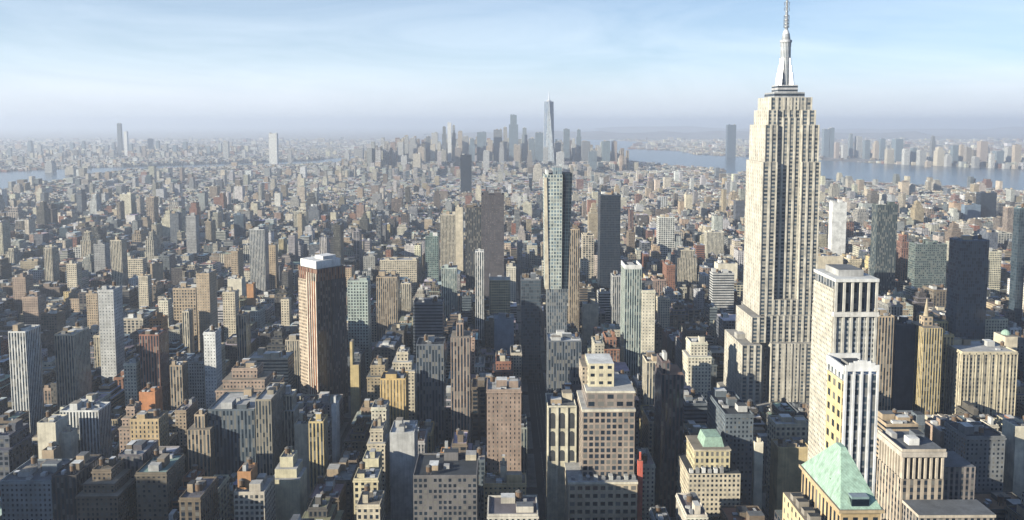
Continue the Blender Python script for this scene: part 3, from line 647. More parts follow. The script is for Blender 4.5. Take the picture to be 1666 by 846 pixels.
# ------------------------------------------------------------------ catalogue: towers read from the photograph
# xl, xr, y top, y last seen, height there, depth, colour, style, roof, category, label, options
K = [  # slate and dark fronts labelled shaded have that shade put into their colour
 (13,41,541,660,42,24,'white','strip','rwhite','apartment tower','white ribbed apartment tower near the left edge with a boxy roof house',{}),
 (88,119,546,640,42,30,'cream','strip','rlight','apartment tower','cream and tan striped slab tower left of the tall pale grey tower',{}),
 (159,184,473,602,42,20,'lgrey','ribbon','rwhite','apartment tower','tall plain pale grey tower with dark blue side, left part of the view',{'fx':.0}),
 (226,258,546,632,42,22,'redbrick','strip','rred','apartment tower','red brick ribbed tower right of the tall pale grey tower',{}),
 (243,263,520,560,60,16,'orange','punch','rtan','apartment tower','narrow orange brick tower rising behind the red brick ribbed tower',{}),
 (201,221,593,628,45,14,'bright','punch','rwhite','apartment building','small bright cream block between the pale grey tower and red brick tower',{}),
 (276,296,596,638,40,14,'tan','strip','rtan','apartment building','small tan block with one dark stripe right of the red brick tower',{}),
 (20,41,452,494,34,20,'pink','punch','rtan','apartment building','pinkish slab high on the left edge behind darker roofs',{}),
 (36,61,484,514,36,20,'pink','punch','rtan','apartment building','broad pinkish block below and right of the pinkish slab',{}),
 (66,92,512,541,38,20,'brown','punch','rtan','apartment building','dull brown low block above the cream and tan striped slab',{}),
 (140,158,479,520,36,18,'tan','punch','rtan','apartment building','pinkish tan slab just left of the tall pale grey tower',{}),
 (71,84,404,455,25,22,'cream','strip','rlight','apartment tower','thin cream ribbed tower far left, pair with dark recesses',{}),
 (108,124,430,468,28,18,'cream','punch','rlight','apartment building','cream and pink small tower far left above dark blocks',{}),
 (179,197,392,464,26,20,'cream','strip','rlight','apartment tower','tall slim peach and cream striped tower in the left distance',{}),
 (152,170,398,436,28,20,'grey','punch','rgrey','apartment tower','grey slab left of the slim peach striped tower',{}),
 (225,240,450,486,30,14,'cream','punch','rlight','apartment building','cream tower block behind the tall pale grey tower, to its right',{}),
 (200,232,422,448,28,16,'cream','grid','rlight','apartment building','pale cream wide block right of the slim peach striped tower',{}),
 (244,260,430,452,30,14,'tan','blank','rtan','apartment building','small peach block with blank wall in the left distance',{}),
 (258,273,490,512,44,14,'bright','punch','rlight','apartment building','small bright cream block above the orange brick tower',{}),
 (281,318,470,505,42,22,'tan','big','rtan','apartment building','sandy block directly left of the tall tan slab',{}),
 (296,307,508,548,40,14,'cream','strip','rlight','apartment building','narrow cream block with dark stripe below the sandy block',{}),
 (319,340,446,541,40,26,'tan','ribbon','rwhite','apartment tower','tall tan slab tower with a deep blue shaded side',{'fx':.0}),
 (276,290,348,392,22,20,'slate','punch','rgrey','apartment tower','dark slim tower with a white edge far behind the tall tan slab',{}),
 (302,318,352,412,22,20,'grey','punch','rgrey','apartment tower','grey brown slim tower far behind the tall tan slab',{}),
 (331,350,542,625,42,16,'white','ribbon','rwhite','apartment building','narrow white fronted block below the tall tan slab',{'fx':.0}),
 (362,382,476,524,38,16,'cream','punch','rlight','apartment building','cream slim block right of the tall tan slab',{}),
 (370,393,455,478,44,18,'bright','blank','rwhite','apartment building','bright yellowish white block behind the cream slim block',{}),
 (384,400,514,572,40,16,'tan','strip','rlight','apartment tower','slim tan tower with pale cap halfway to the diagonal brick tower',{}),
 (405,430,374,463,30,22,'lgrey','strip','rlight','apartment tower','tall light grey ribbed tower left of the diagonal brick tower',{}),
 (435,448,400,455,30,16,'tan','punch','rtan','apartment tower','slim brownish tower right of the tall light grey ribbed tower',{}),
 (401,412,463,492,40,10,'orange','blank','rtan','apartment building','little orange block under the tall light grey ribbed tower',{}),
 (402,468,584,606,42,26,'cream','ribbon','rlight','apartment building','long low cream fronted block left of the diagonal brick tower',{}),
 (457,470,488,512,44,12,'cream','punch','rtan','apartment building','little cream block close to the left side of the diagonal brick tower',{}),
 (380,396,350,385,22,16,'blue','glass','rgrey','apartment tower','bluish slim tower in the distance above the tall light grey ribbed tower',{}),
 (565,598,458,556,44,22,'mint','grid','rlight','office tower','grey green slab tower immediately right of the diagonal brick tower',{'fx':.55}),
 (612,646,452,522,44,26,'tan','strip','rtan','office tower','tan ribbed tower right of the grey green slab',{}),
 (618,678,424,446,42,30,'cream','grid','rlight','office building','wide cream block with a long roof behind the tan ribbed tower',{}),
 (652,668,462,496,44,18,'cream','strip','rlight','office building','narrow cream block right of the tan ribbed tower',{}),
 (692,713,385,452,34,30,'ggreen','grid','rgrey','office tower','dull grey green tower left of the big dark brown tower',{}),
 (718,743,437,480,50,22,'mint','strip','rlight','office tower','pale green grey tower with a dark central strip',{}),
 (716,741,350,432,30,26,'cream','strip','rlight','office tower','cream tower with rounded corners left of the big dark brown tower',{}),
 (741,753,338,440,30,22,'cream','blank','rtan','office tower','thin cream slab tucked against the big dark brown tower',{}),
 (757,783,338,470,30,26,'umber','strip','rdark','office tower','dark brown lower slab at the front left of the big brown tower',{}),
 (783,820,318,480,30,34,'brown','ribbon','rdark','office tower','big dark brown slab tower in the middle distance',{'col':(.10,.09,.10),'fx':.0}),
 (798,804,386,438,34,10,'cream','blank','rlight','office tower','very thin cream tower in front of the big dark brown tower',{}),
 (773,787,410,530,36,14,'white','strip','rwhite','apartment tower','slim white tower in front of the dark brown slabs',{}),
 (796,830,456,514,44,24,'cream','grid','rtan','office tower','cream framed block with yellowish window field beside the long avenue',{'col':(.66,.58,.36),'crown':'frame'}),
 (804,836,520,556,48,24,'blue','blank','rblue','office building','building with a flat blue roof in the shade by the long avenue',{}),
 (733,764,546,680,50,24,'pink','strip','rtan','office tower','pinkish brown tower with a narrower square top, middle of the view',{'tiers':[(.985,0,0,0,0),(1.07,4.5,5.5,5,4)]}),
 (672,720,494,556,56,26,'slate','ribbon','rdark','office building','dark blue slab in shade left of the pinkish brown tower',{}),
 (677,722,562,672,50,24,'slate','strip','rdark','office tower','dark tower with faint vertical stripes left of the pinkish brown tower',{}),
 (569,583,556,612,48,10,'yellow','blank','rtan','apartment building','narrow yellow block at the right foot of the diagonal brick tower',{'tiers':[(.72,0,0,0,0),(1,0,6,0,0)]}),
 (634,674,578,622,58,26,'cream','punch','rlight','office building','cream stepped block above the yellow ochre tower',{'tiers':'s3'}),
 (749,767,252,312,26,30,'navy','dglass','rdark','skyscraper','dark blue glass tower standing alone above the middle distance',{}),
 (977,1010,318,470,32,34,'navy','dglass','rdark','skyscraper','dark navy glass slab tower right of the slim pale glass tower',{}),
 (927,943,374,520,40,20,'tan','strip','rtan','office tower','slim tan tower just right of the slim pale glass tower',{}),
 (882,900,425,442,50,20,'bright','big','rlight','office building','cream low block beside the base of the slim pale glass tower',{}),
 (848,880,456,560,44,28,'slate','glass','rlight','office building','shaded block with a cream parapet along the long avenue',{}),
 (1017,1044,438,588,44,30,'mint','strip','rlight','apartment tower','pale mint and white ribbed tower with a crown, right of the avenue',{'crown':'frame'}),
 (1045,1066,474,586,46,20,'bright','ribbon','rwhite','apartment tower','bright cream slab joined to the right of the mint ribbed tower',{'fx':0.0}),
 (997,1016,450,516,50,20,'lgrey','strip','rlight','apartment tower','grey slab behind the left of the mint ribbed tower',{}),
 (949,974,496,521,46,18,'cream','blank','rlight','apartment building','cream block left of the mint ribbed tower, above shaded roofs',{}),
 (974,997,477,500,48,18,'lgrey','ribbon','rlight','apartment building','pale grey block up against the left of the mint ribbed tower',{}),
 (1071,1090,486,502,50,14,'cream','punch','rlight','apartment building','little cream block right of the bright cream slab',{}),
 (892,946,556,614,52,30,'slate','strip','rwhite','office building','dark fronted block with white roof rims at the avenue edge',{}),
 (1052,1086,590,640,54,22,'cream','strip','rtan','office building','pinkish cream ribbed block above the dark tower right of the grid block',{}),
 (1076,1113,606,745,46,26,'umber','strip','rred','office tower','dark brown tower with a pink top right of the gridded office block',{'tiers':[(.985,0,0,0,0),(1.06,1,10,2,2)],'col':(.16,.12,.12)}),
 (1038,1046,750,826,30,4,(.72,.17,.12),'blank','rred','building','narrow bright red wall strip beside the podium of the gridded office block',{'det':0}),
 (1103,1134,408,458,34,22,'cream','strip','rtan','office building','tan and cream tower halfway between the mint tower and the tall skyscraper',{'tiers':'s2'}),
 (1150,1178,378,408,40,22,'bright','strip','rlight','office building','cream square block close left of the tall limestone skyscraper',{}),
 (1168,1200,430,448,52,22,'bright','blank','rlight','office building','pale yellow block near the left edge of the limestone skyscraper',{}),
 (1160,1195,446,482,54,22,'lgrey','ribbon','rgrey','office building','grey shaded block with a white band left of the limestone skyscraper',{}),
 (1120,1158,560,610,56,24,'bright','punch','rlight','office building','cream low block at the left foot of the limestone skyscraper',{'tiers':'s2'}),
 (1330,1372,418,450,70,30,'cream','blank','rlight','office building','cream building with a cluttered flat roof right of the limestone skyscraper',{}),
 (1355,1378,330,410,32,18,'white','blank','rwhite','apartment tower','white capped blue tower right of the limestone skyscraper shaft',{'tiers':[(1,0,0,0,0)],'low':1}),
 (1428,1461,334,470,34,20,'teal','strip','rgrey','office tower','dark green glass slab tower right of the limestone skyscraper',{'col':(.10,.125,.12)}),
 (1490,1541,398,460,50,22,'ggreen','grid','rgrey','office building','dull green broad glass block right of the dark green slab',{'col':(.16,.20,.19)}),
 (1562,1610,392,560,46,22,'navy','dglass','rblue','office tower','broad dark blue glass tower with a pale blue roof on the right',{'col':(.11,.16,.24),'gl':.25}),
 (1659,1672,340,520,44,12,'teal','dglass','rgrey','office tower','dark tower cut by the right edge of the view',{'gl':.15}),
 (1596,1622,314,352,24,24,'navy','dglass','rdark','office tower','dark blue block near the right edge below the river',{}),
 (1640,1656,338,376,30,20,'pink','strip','rtan','office tower','slim pinkish tower near the right edge',{}),
 (1570,1596,334,352,26,26,'blue','blank','rblue','office building','low bluish block near the right edge below the river',{}),
 (1425,1455,516,652,50,22,'tan','strip','rtan','office tower','tan slab with yellow and pink stripes behind the pillared hotel tower',{}),
 (1458,1496,530,650,44,28,'navy','blank','rdark','office building','very dark blue shaded block between the striped tan slab and the yellow stone tower',{}),  # navy stands in for the shadow on this front
 (1503,1534,534,655,46,26,'yellow','strip','rtan','office tower','yellow stone tower with a thin spire on the right',{'crown':'spire'}),
 (1535,1552,546,640,46,26,'yellow','pier','rtan','office tower','narrower yellow stone wing standing right of the spired yellow tower',{}),
 (1566,1656,574,658,44,40,'cream','pier','rlight','department store','massive cream stone block with ranks of windows near the right edge',{'col':(.68,.60,.44),'piers':6}),
 (1636,1656,548,575,62,20,'cream','blank','rtan','building','small building with a green copper dome near the right edge',{'crown':'dome'}),
 (97,160,670,707,52,20,'white','strip','rwhite','apartment building','wide white fronted block near the lower left',{}),
 (60,90,690,733,50,18,'bright','blank','rlight','apartment building','cream block stepping forward left of the wide white block',{}),
 (97,115,706,735,47,10,'bright','blank','rlight','apartment building','small cream wing under the wide white block',{}),
 (68,87,735,758,42,10,'tan','blank','rtan','apartment building','small tan wall below the forward cream block',{}),
 (0,83,784,880,25,34,'slate','punch','rgrey','office tower','large grey tower in the lower left corner with faint windows',{'col':(.34,.38,.40),'cren':1}),
 (84,124,776,880,25,34,'umber','strip','rdark','office tower','dark ribbed tower beside the large grey corner tower',{'col':(.10,.09,.085)}),
 (226,252,640,670,66,14,'orange','blank','rtan','apartment building','square orange brick block near the lower left',{'col':(.60,.27,.13)}),
 (211,258,684,722,54,18,'tan','grid','rtan','apartment building','broad tan and peach block below the square orange block',{'col':(.62,.47,.28),'fx':.35}),
 (192,222,668,700,60,20,'pink','punch','rtan','apartment building','pink stepped block left of the square orange block',{'tiers':'s3'}),
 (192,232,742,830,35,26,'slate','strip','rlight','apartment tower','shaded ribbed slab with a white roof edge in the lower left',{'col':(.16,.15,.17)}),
 (122,190,776,850,40,30,'brown','punch','rtan','apartment building','dark apartment block with cluttered cream roof houses in the lower left',{'tiers':'s3'}),
 (304,341,688,742,50,18,'tan','strip','rtan','apartment tower','tan brick tower with a turret like roof house, lower left middle',{'tiers':[(.93,0,0,0,0),(1.05,4,5,4,4)]}),
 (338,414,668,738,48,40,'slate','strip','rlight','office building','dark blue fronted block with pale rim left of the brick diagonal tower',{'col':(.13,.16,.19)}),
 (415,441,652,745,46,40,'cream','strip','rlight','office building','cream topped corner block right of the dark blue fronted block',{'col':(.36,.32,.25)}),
 (350,440,606,650,62,30,'pink','punch','rtan','apartment building','pinkish jumbled block above the dark blue fronted block',{'tiers':'s3'}),
 (451,478,646,704,52,16,'bright','strip','rlight','apartment building','cream ribbed slab under the diagonal brick tower',{'tiers':'s2'}),
 (479,502,692,722,52,16,'cream','blank','rlight','apartment building','cream low block right of the cream ribbed slab',{}),
 (502,526,688,736,48,16,'yellow','strip','rtan','apartment building','ochre block with a dark centre below the diagonal brick tower',{}),
 (539,547,660,704,54,12,'white','blank','rlight','apartment building','very narrow white wall below the diagonal brick tower',{}),
 (380,430,803,880,30,24,'cream','grid','rlight','office building','pale framed building with a window grid at the bottom left of centre',{'col':(.62,.56,.47)}),
 (386,408,770,794,62,14,'orange','blank','rred','building','orange brick roof level block behind the pale framed building',{}),
 (440,487,752,802,46,20,'yellow','blank','rlight','apartment building','bright yellow cream stepped block left of the lower middle',{'col':(.76,.70,.50),'tiers':'s3'}),
 (618,660,618,680,54,20,'yellow','strip','rtan','office building','yellow ochre tower with orange window strips, lower middle',{'col':(.72,.52,.24),'fx':.3}),
 (604,628,665,702,54,18,'bright','punch','rlight','apartment building','uppermost of the cream stepped blocks below the yellow ochre tower',{}),
 (597,626,702,745,46,20,'cream','punch','rlight','apartment building','second highest cream stepped block below the yellow ochre tower',{'tiers':'s2'}),
 (590,616,749,778,50,16,'yellow','blank','rlight','apartment building','third of the cream stepped blocks, plain yellow front',{'col':(.72,.66,.46)}),
 (575,615,781,812,46,18,'cream','big','rlight','apartment building','broad yellowish block with terrace, lowest of the cream steps but one',{'col':(.70,.62,.42)}),
 (580,618,824,900,30,20,'cream','big','rtan','apartment building','cream block with three square windows at the bottom of the view',{}),
 (634,674,706,752,54,24,'lgrey','blank','rwhite','office building','building with a whitish grey roof right of the cream steps',{}),
 (792,848,636,756,50,28,'pink','punch','rlight','office tower','broad pinkish brown brick tower left of the long avenue',{'col':(.40,.30,.24),'fx':.25}),
 (708,742,742,772,62,14,'orange','punch','rtan','building','orange brick stepped roof block behind a dark facade, lower middle',{'tiers':'s3'}),
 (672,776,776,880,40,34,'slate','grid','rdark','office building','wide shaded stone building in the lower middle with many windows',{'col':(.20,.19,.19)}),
 (787,856,789,808,56,16,'tan','punch','rtan','building','long tan upper wall with a central turret at the bottom middle',{'col':(.62,.48,.28)}),
 (811,827,760,788,62,10,'cream','blank','rtan','building','small cream turret block rising behind the long tan wall',{'tiers':'s2'}),
 (1228,1242,722,780,46,10,'bright','blank','rlight','building','narrow cream wall in the shade left of the pyramid roof tower',{}),
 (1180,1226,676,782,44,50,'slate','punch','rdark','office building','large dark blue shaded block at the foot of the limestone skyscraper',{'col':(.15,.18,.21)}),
 (1262,1320,692,720,58,18,'cream','big','rlight','office building','cream block with a row of arches left of the striped white tower',{}),
 (1266,1318,730,752,52,16,'yellow','blank','rtan','office building','plain sandy yellow block below the cream row of arches',{'col':(.70,.56,.32)}),
 (1442,1494,692,714,60,24,'tan','ribbon','rtan','office building','tan block with long bands right of the striped white tower',{}),
 (1530,1570,704,716,62,22,'pink','blank','rlight','office building','pale pink low block between cluttered roofs at the lower right',{}),
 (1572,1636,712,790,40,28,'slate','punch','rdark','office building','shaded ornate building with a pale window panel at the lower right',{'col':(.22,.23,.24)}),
 (1653,1680,696,752,52,16,'bright','blank','rlight','office building','bright cream block cut by the right edge, lower right',{}),
 (1570,1571,180,181,0,0,'cream','blank','rlight','', '', {'skip':1}),
 # distant singles
 (190,196,201,252,12,30,'slate','strip','rgrey','skyscraper','very tall thin dark tower far off in the haze at the left',{'Y':7600}),
 (201,206,214,256,12,30,'white','blank','rwhite','skyscraper','thin white tower beside the very tall dark tower in the haze',{'Y':7400}),
 (437,450,217,266,8,36,'white','ribbon','rwhite','skyscraper','broad white tower alone in the haze left of centre',{'Y':5500,'fx':0}),
 (362,371,230,258,8,30,'white','strip','rwhite','apartment tower','small white tower left of the lone broad white tower in the haze',{'Y':6300}),
 (1184,1198,203,282,8,50,'blue','glass','rgrey','skyscraper','hazy blue tower on the far shore left of the limestone skyscraper',{'Y':7000}),
]
CROWNS = dict(frame=open_frame, spire=spirelet, dome=dome)
VIEW = {}                                        # label -> (px, py) of each catalogued thing, for telling where others stand
for rec in K:
    xl, xr, yt, yb, zb, D, col, kind, roof, cat, lab, opt = rec
    if opt.get('skip'): continue
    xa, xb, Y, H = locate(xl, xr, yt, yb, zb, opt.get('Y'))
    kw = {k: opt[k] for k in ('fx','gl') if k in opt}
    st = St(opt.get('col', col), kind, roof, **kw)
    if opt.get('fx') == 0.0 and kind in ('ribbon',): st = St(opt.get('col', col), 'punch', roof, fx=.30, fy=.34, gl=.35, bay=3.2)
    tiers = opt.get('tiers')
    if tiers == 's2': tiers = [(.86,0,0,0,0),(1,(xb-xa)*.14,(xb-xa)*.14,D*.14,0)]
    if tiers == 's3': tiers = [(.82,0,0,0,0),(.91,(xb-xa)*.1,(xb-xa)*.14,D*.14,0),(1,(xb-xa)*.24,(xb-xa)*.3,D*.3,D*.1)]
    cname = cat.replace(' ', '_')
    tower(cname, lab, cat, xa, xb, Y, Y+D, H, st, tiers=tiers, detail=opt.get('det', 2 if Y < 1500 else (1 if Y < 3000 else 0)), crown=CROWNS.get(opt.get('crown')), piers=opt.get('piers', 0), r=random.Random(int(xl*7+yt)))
    reserve(xl-2, xr+2, yt-3, yb, Y); VIEW[lab] = ((xl+xr)/2, (yt+min(yb, 846))/2)
# ------------------------------------------------------------------ telling where a building stands
ANCH = [('the tall limestone skyscraper',1272,400),('the green pyramid roof',1352,765),('the striped white tower',1400,670),('the pillared hotel tower',1380,560),
 ('the diagonal brick tower',520,520),('the tall pale grey tower',172,535),('the red brick ribbed tower',242,590),('the tall tan slab',330,495),('the light grey ribbed tower',417,418),
 ('the grey green slab',582,505),('the pinkish brown turret tower',748,610),('the big dark brown slab',790,380),('the slim glass tower',905,400),('the navy slab',993,395),
 ('the mint ribbed tower',1030,510),('the gridded office block',990,710),('the arched cream building',915,700),('the brown block by the avenue',820,700),('the green mansard roof',1160,745),
 ('the arcaded building',1500,760),('the massive cream block',1610,610),('the spired yellow tower',1518,590),('the yellow ochre tower',638,650),('the wide white block',128,690),
 ('the corner grey tower',40,810),('the square orange block',238,655),('the dark blue fronted block',376,705),('the turreted tan tower',322,715),('the broad blue glass tower',1580,470),
 ('the dark green slab',1435,400),('the white ribbed tower',27,600),('the cream striped slab',103,590),('the red wall strip',1042,785),('the bottom framed building',405,825),
 ('the flat blue roof',820,538),('the white capped tower',1366,370),('the slim white tower',780,470),('the lone dark blue tower',758,280),('the pink topped dark tower',1094,680),
 ('the faceted glass tower',893,215),('the lone white tower in haze',443,240),('the tall dark tower in haze',193,225),('the far shore blue tower',1190,240),('the peach striped tower',188,428)]
def where(px, py, j=0, fine=False):
    ds = sorted(ANCH, key=lambda a: (a[1]-px)**2+(a[2]-py)**2)
    n, ax, ay = ds[j]; dx, dy = px-ax, py-ay; d = math.hypot(dx, dy); an = math.degrees(math.atan2(-dy, dx)) % 360
    D8 = ['right of','above and right of','above','above and left of','left of','below and left of','below','below and right of'][int(((an+22.5) % 360)//45)]
    q = 'just ' if d < 38 else ('' if d < 75 else ('some way ' if d < 130 else 'far '))
    return q+D8+' '+n
def auto_label(base, feats, px, py):
    for j in range(7):
        for f in feats:
            l = (base+' '+f+', ' if f else base+', ')+where(px, py, j)
            l = ' '.join(l.split())
            if len(l.split()) <= 16 and l not in USED_LABELS: return l
    for j in range(6):
        for k in range(j+1, 8):
            w1 = where(px, py, j); n2 = sorted(ANCH, key=lambda a: (a[1]-px)**2+(a[2]-py)**2)[k][0]
            l = base+', '+w1+' towards '+n2
            if len(l.split()) <= 16 and l not in USED_LABELS: return l
    return base
CW = dict(cream='cream',bright='pale cream',tan='tan',pink='pinkish',grey='mid grey',lgrey='light grey',white='white',brick='dark red brick',redbrick='red brick',orange='orange brick',yellow='yellow stone',
          brown='brown',umber='dark brown',slate='slate grey',navy='navy glass',teal='dark teal',ggreen='grey green',mint='mint green',stone='buff stone',lime='pale stone',blue='steel blue')
# ------------------------------------------------------------------ far skylines: towers one can tell apart
FAR = [ # xl,xr,ytop,distance,colour,kind,place
 # downtown
 *[(a,b,t,Y,c,k,'downtown') for a,b,t,Y,c,k in [
 (646,656,231,5000,'lgrey','punch'),(658,664,221,5100,'white','strip'),(664,678,225,5300,'grey','punch'),(680,690,240,4800,'tan','punch'),(693,700,222,5400,'slate','strip'),(702,712,216,5500,'lgrey','punch'),
 (719,726,206,5350,'slate','strip'),(728,734,200,5300,'white','blank'),(735,741,204,5400,'lgrey','strip'),(745,752,214,5700,'tan','punch'),(752,762,222,5600,'grey','grid'),(763,773,226,5000,'blue','glass'),(776,791,215,5600,'blue','glass'),
 (793,801,228,5200,'tan','punch'),(803,817,211,5700,'slate','grid'),(819,825,207,5500,'lime','strip'),(828,843,187,5450,'blue','glass'),(849,858,208,5600,'lgrey','glass'),(860,870,226,5300,'slate','glass'),(871,884,216,5200,'blue','glass'),
 (903,913,232,5300,'grey','punch'),(917,927,210,5250,'slate','glass'),(930,937,226,5400,'lgrey','punch'),(938,946,211,5350,'blue','glass'),(947,960,230,5200,'slate','punch'),(963,970,244,5000,'grey','glass'),(971,979,238,5100,'lgrey','grid'),
 (980,993,230,5000,'ggreen','glass'),(996,1004,230,5200,'pink','punch'),(958,971,246,4500,'slate','glass'),(868,882,268,3900,'cream','punch'),(700,708,236,5000,'cream','punch'),(812,820,232,4900,'grey','punch'),(836,846,236,4700,'tan','grid'),
 (740,750,240,4700,'pink','strip'),(718,726,244,4600,'cream','strip'),(884,892,240,4700,'lgrey','grid'),(906,918,248,4500,'white','grid'),(858,866,246,4600,'brown','punch'),(786,796,246,4500,'lgrey','punch'),(672,684,250,4500,'cream','punch'),(652,662,254,4500,'lgrey','punch')]],
 # far side of the wide river
 *[(a,b,t,Y,c,k,'shore') for a,b,t,Y,c,k in [
 (1341,1350,210,7000,'blue','glass'),(1351,1358,208,7000,'slate','glass'),(1383,1389,218,6900,'grey','glass'),(1395,1403,222,6900,'lgrey','grid'),(1408,1416,228,6700,'slate','glass'),(1424,1431,230,6500,'tan','punch'),(1433,1441,226,6600,'blue','glass'),
 (1444,1455,243,5900,'cream','grid'),(1458,1470,226,6200,'blue','glass'),(1472,1481,243,5750,'white','grid'),(1484,1494,241,5800,'slate','glass'),(1497,1508,245,5650,'white','strip'),(1517,1523,222,6300,'slate','strip'),(1526,1537,240,5600,'cream','punch'),
 (1541,1549,252,5500,'lgrey','grid'),(1551,1560,237,5600,'slate','glass'),(1563,1571,236,5700,'tan','punch'),(1573,1581,240,5500,'brown','punch'),(1596,1608,230,5900,'pink','punch'),(1613,1619,250,5300,'white','grid'),(1622,1634,246,5400,'slate','glass'),(1640,1648,240,5500,'lgrey','grid'),(1652,1662,236,5400,'tan','punch'),
 (1360,1366,232,6800,'pink','punch'),(1372,1379,236,6700,'lgrey','punch'),(1508,1515,262,5450,'tan','punch'),(1586,1594,256,5350,'grey','grid')]],
 # beyond the eastern river
 *[(a,b,t,Y,c,k,'borough') for a,b,t,Y,c,k in [
 (44,50,229,7600,'blue','glass'),(60,66,236,7400,'grey','punch'),(96,101,238,7800,'blue','glass'),(113,119,233,7600,'blue','glass'),(132,137,230,7700,'slate','glass'),(150,156,238,7400,'lgrey','punch'),(170,176,236,7500,'blue','grid'),(181,186,232,7600,'slate','glass'),
 (209,214,234,7300,'lgrey','glass'),(222,227,238,7200,'grey','punch'),(240,247,226,7500,'slate','glass'),(253,258,229,7400,'blue','glass'),(266,271,234,7200,'lgrey','strip'),(281,287,236,7000,'blue','glass'),(297,303,231,7300,'blue','glass'),(316,321,240,6900,'lgrey','punch'),
 (336,341,238,7000,'grey','glass'),(393,399,244,6300,'lgrey','punch'),(468,474,244,6000,'grey','punch'),(560,568,246,5900,'lgrey','punch'),(576,590,242,5700,'grey','grid'),(12,17,241,7000,'grey','glass'),(72,84,262,4900,'white','strip'),(105,119,272,4700,'cream','grid'),
 (174,186,292,4000,'white','punch'),(193,201,288,4100,'cream','punch'),(14,22,326,2900,'cream','punch'),(50,57,326,2900,'lgrey','punch')]],
]
rf = random.Random(11)
for a, b, t, Y, c, k, pl in FAR:
    xa, H = at_y(a, t, Y); xb, _ = at_y(b, t, Y)
    st = St(tuple(v*.75+.13 for v in C[c]), k, rf.choice(['rlight','rgrey','rwhite']), **({'gl': .75} if k == 'glass' else {})); D = rf.uniform(.8, 1.3)*(xb-xa)  # colours lightened: distance fade and sky reflection painted into walls and glass
    noun = {'downtown':'downtown tower','shore':'far shore tower','borough':'distant tower'}[pl]
    lab = auto_label(('hazy ' if Y > 4200 else '')+CW[c]+' '+noun, ['', 'seen small', 'with flat top'], (a+b)/2, t+12)
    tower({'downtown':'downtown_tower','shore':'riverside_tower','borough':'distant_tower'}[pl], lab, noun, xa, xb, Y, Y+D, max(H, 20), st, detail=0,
          group={'downtown':'towers of the downtown skyline','shore':'towers across the wide river','borough':'towers of the far eastern borough'}[pl],
          tiers=[(.82,0,0,0,0),(1,(xb-xa)*.15,(xb-xa)*.15,D*.1,D*.1)] if rf.random() < .35 else None, r=rf)
    reserve(a, b, t, 262 if pl != 'borough' else t+10, Y)
    VIEW[lab] = ((a+b)/2, t+12)
# ------------------------------------------------------------------ the rest of the city, lot by lot
nr = np.random.default_rng(5)
cand = []
def zone(x, y, corner):
    u = nr.random(); g = nr.random()
    if y < 900:
        base = 26+46*g if x > -300 else 17+36*g*g
        if corner: base += 18*nr.random()
        if u < .05: base += 30*nr.random()
    elif y < 1700:
        base = (16+44*g*g+6*g) if -300 < x < 900 else (11+32*g*g)
        if corner: base += 14*nr.random()
        if u < .05: base += 25+35*nr.random()
    elif y < 2600:
        base = 11+28*g*g+(9 if corner else 0)
        if u < .05: base += 20+40*nr.random()
    elif y < 4300:
        base = 12+14*g
        if u < .05: base += 15+40*nr.random()
    else:
        base = 14+20*g
        if -1000 < x < 500: base += 18*nr.random() + (40*nr.random() if u < .3 else 0)
        if y > 4600 and -800 < x < 750 and u < .42: base += 35+85*nr.random()
    return base
VX = W0*0.5/FPX
def in_view(x, y, m=90): return abs(x) < (VX+.03)*y+m
av2 = [AV[0]-200*k for k in range(8, 0, -1)]+AV
for bi in range(len(av2)-1):
    for k in range(3, 84):
        Y0 = k*STP+STW/2; Y1 = Y0+STP-STW; far = Y0 > 2600
        X0, X1 = av2[bi]+AVW/2, av2[bi+1]-AVW/2
        if k < 19: X0 += 4*(av2[bi] == 38); X1 -= 4*(av2[bi+1] == 38)
        if k >= 19 and av2[bi] == 38: continue
        if k >= 19 and av2[bi] == -142: X1 = 190-AVW/2
        if Y0 > 2100:                                   # the old streets downtown do not follow the grid
            o1, o2 = [85*sin(av2[bi+q]*.7+Y0*.0021)*min(1, (Y0-2100)/900) for q in (0, 1)]; X0 += o1-8; X1 += o2+8
            if Y0 > 4300: X0 -= 5; X1 += 5
        if not in_view((X0+X1)/2, Y0, 260): continue
        rows = 2 if Y0 < 3600 else 2
        for r_ in range(rows):
            ya = Y0+r_*(Y1-Y0)/rows; yb = ya+(Y1-Y0)/rows-.6
            x = X0
            while x < X1-6:
                corner = (x-X0 < 28) or (X1-x < 34)
                if Y0 < 2600: w = nr.choice([7.6, 10, 13, 16, 20, 25, 32], p=[.17,.17,.18,.18,.14,.11,.05])
                else: w = nr.choice([9, 13, 19, 28], p=[.28,.32,.25,.15])
                if corner: w = max(w, 20)
                w = min(w, X1-x)
                if X1-(x+w) < 6: w = X1-x
                H = zone(x, Y0, corner)
                if w < 10: H = min(H, 14+8*nr.random())
                yb2 = yb if r_ or nr.random() < .4 else yb-nr.uniform(0, 7)
                ya2 = ya if (not r_) or nr.random() < .4 else ya+nr.uniform(0, 7)
                cand.append((x+.05, x+w-.05, ya2, yb2, H)); x += w
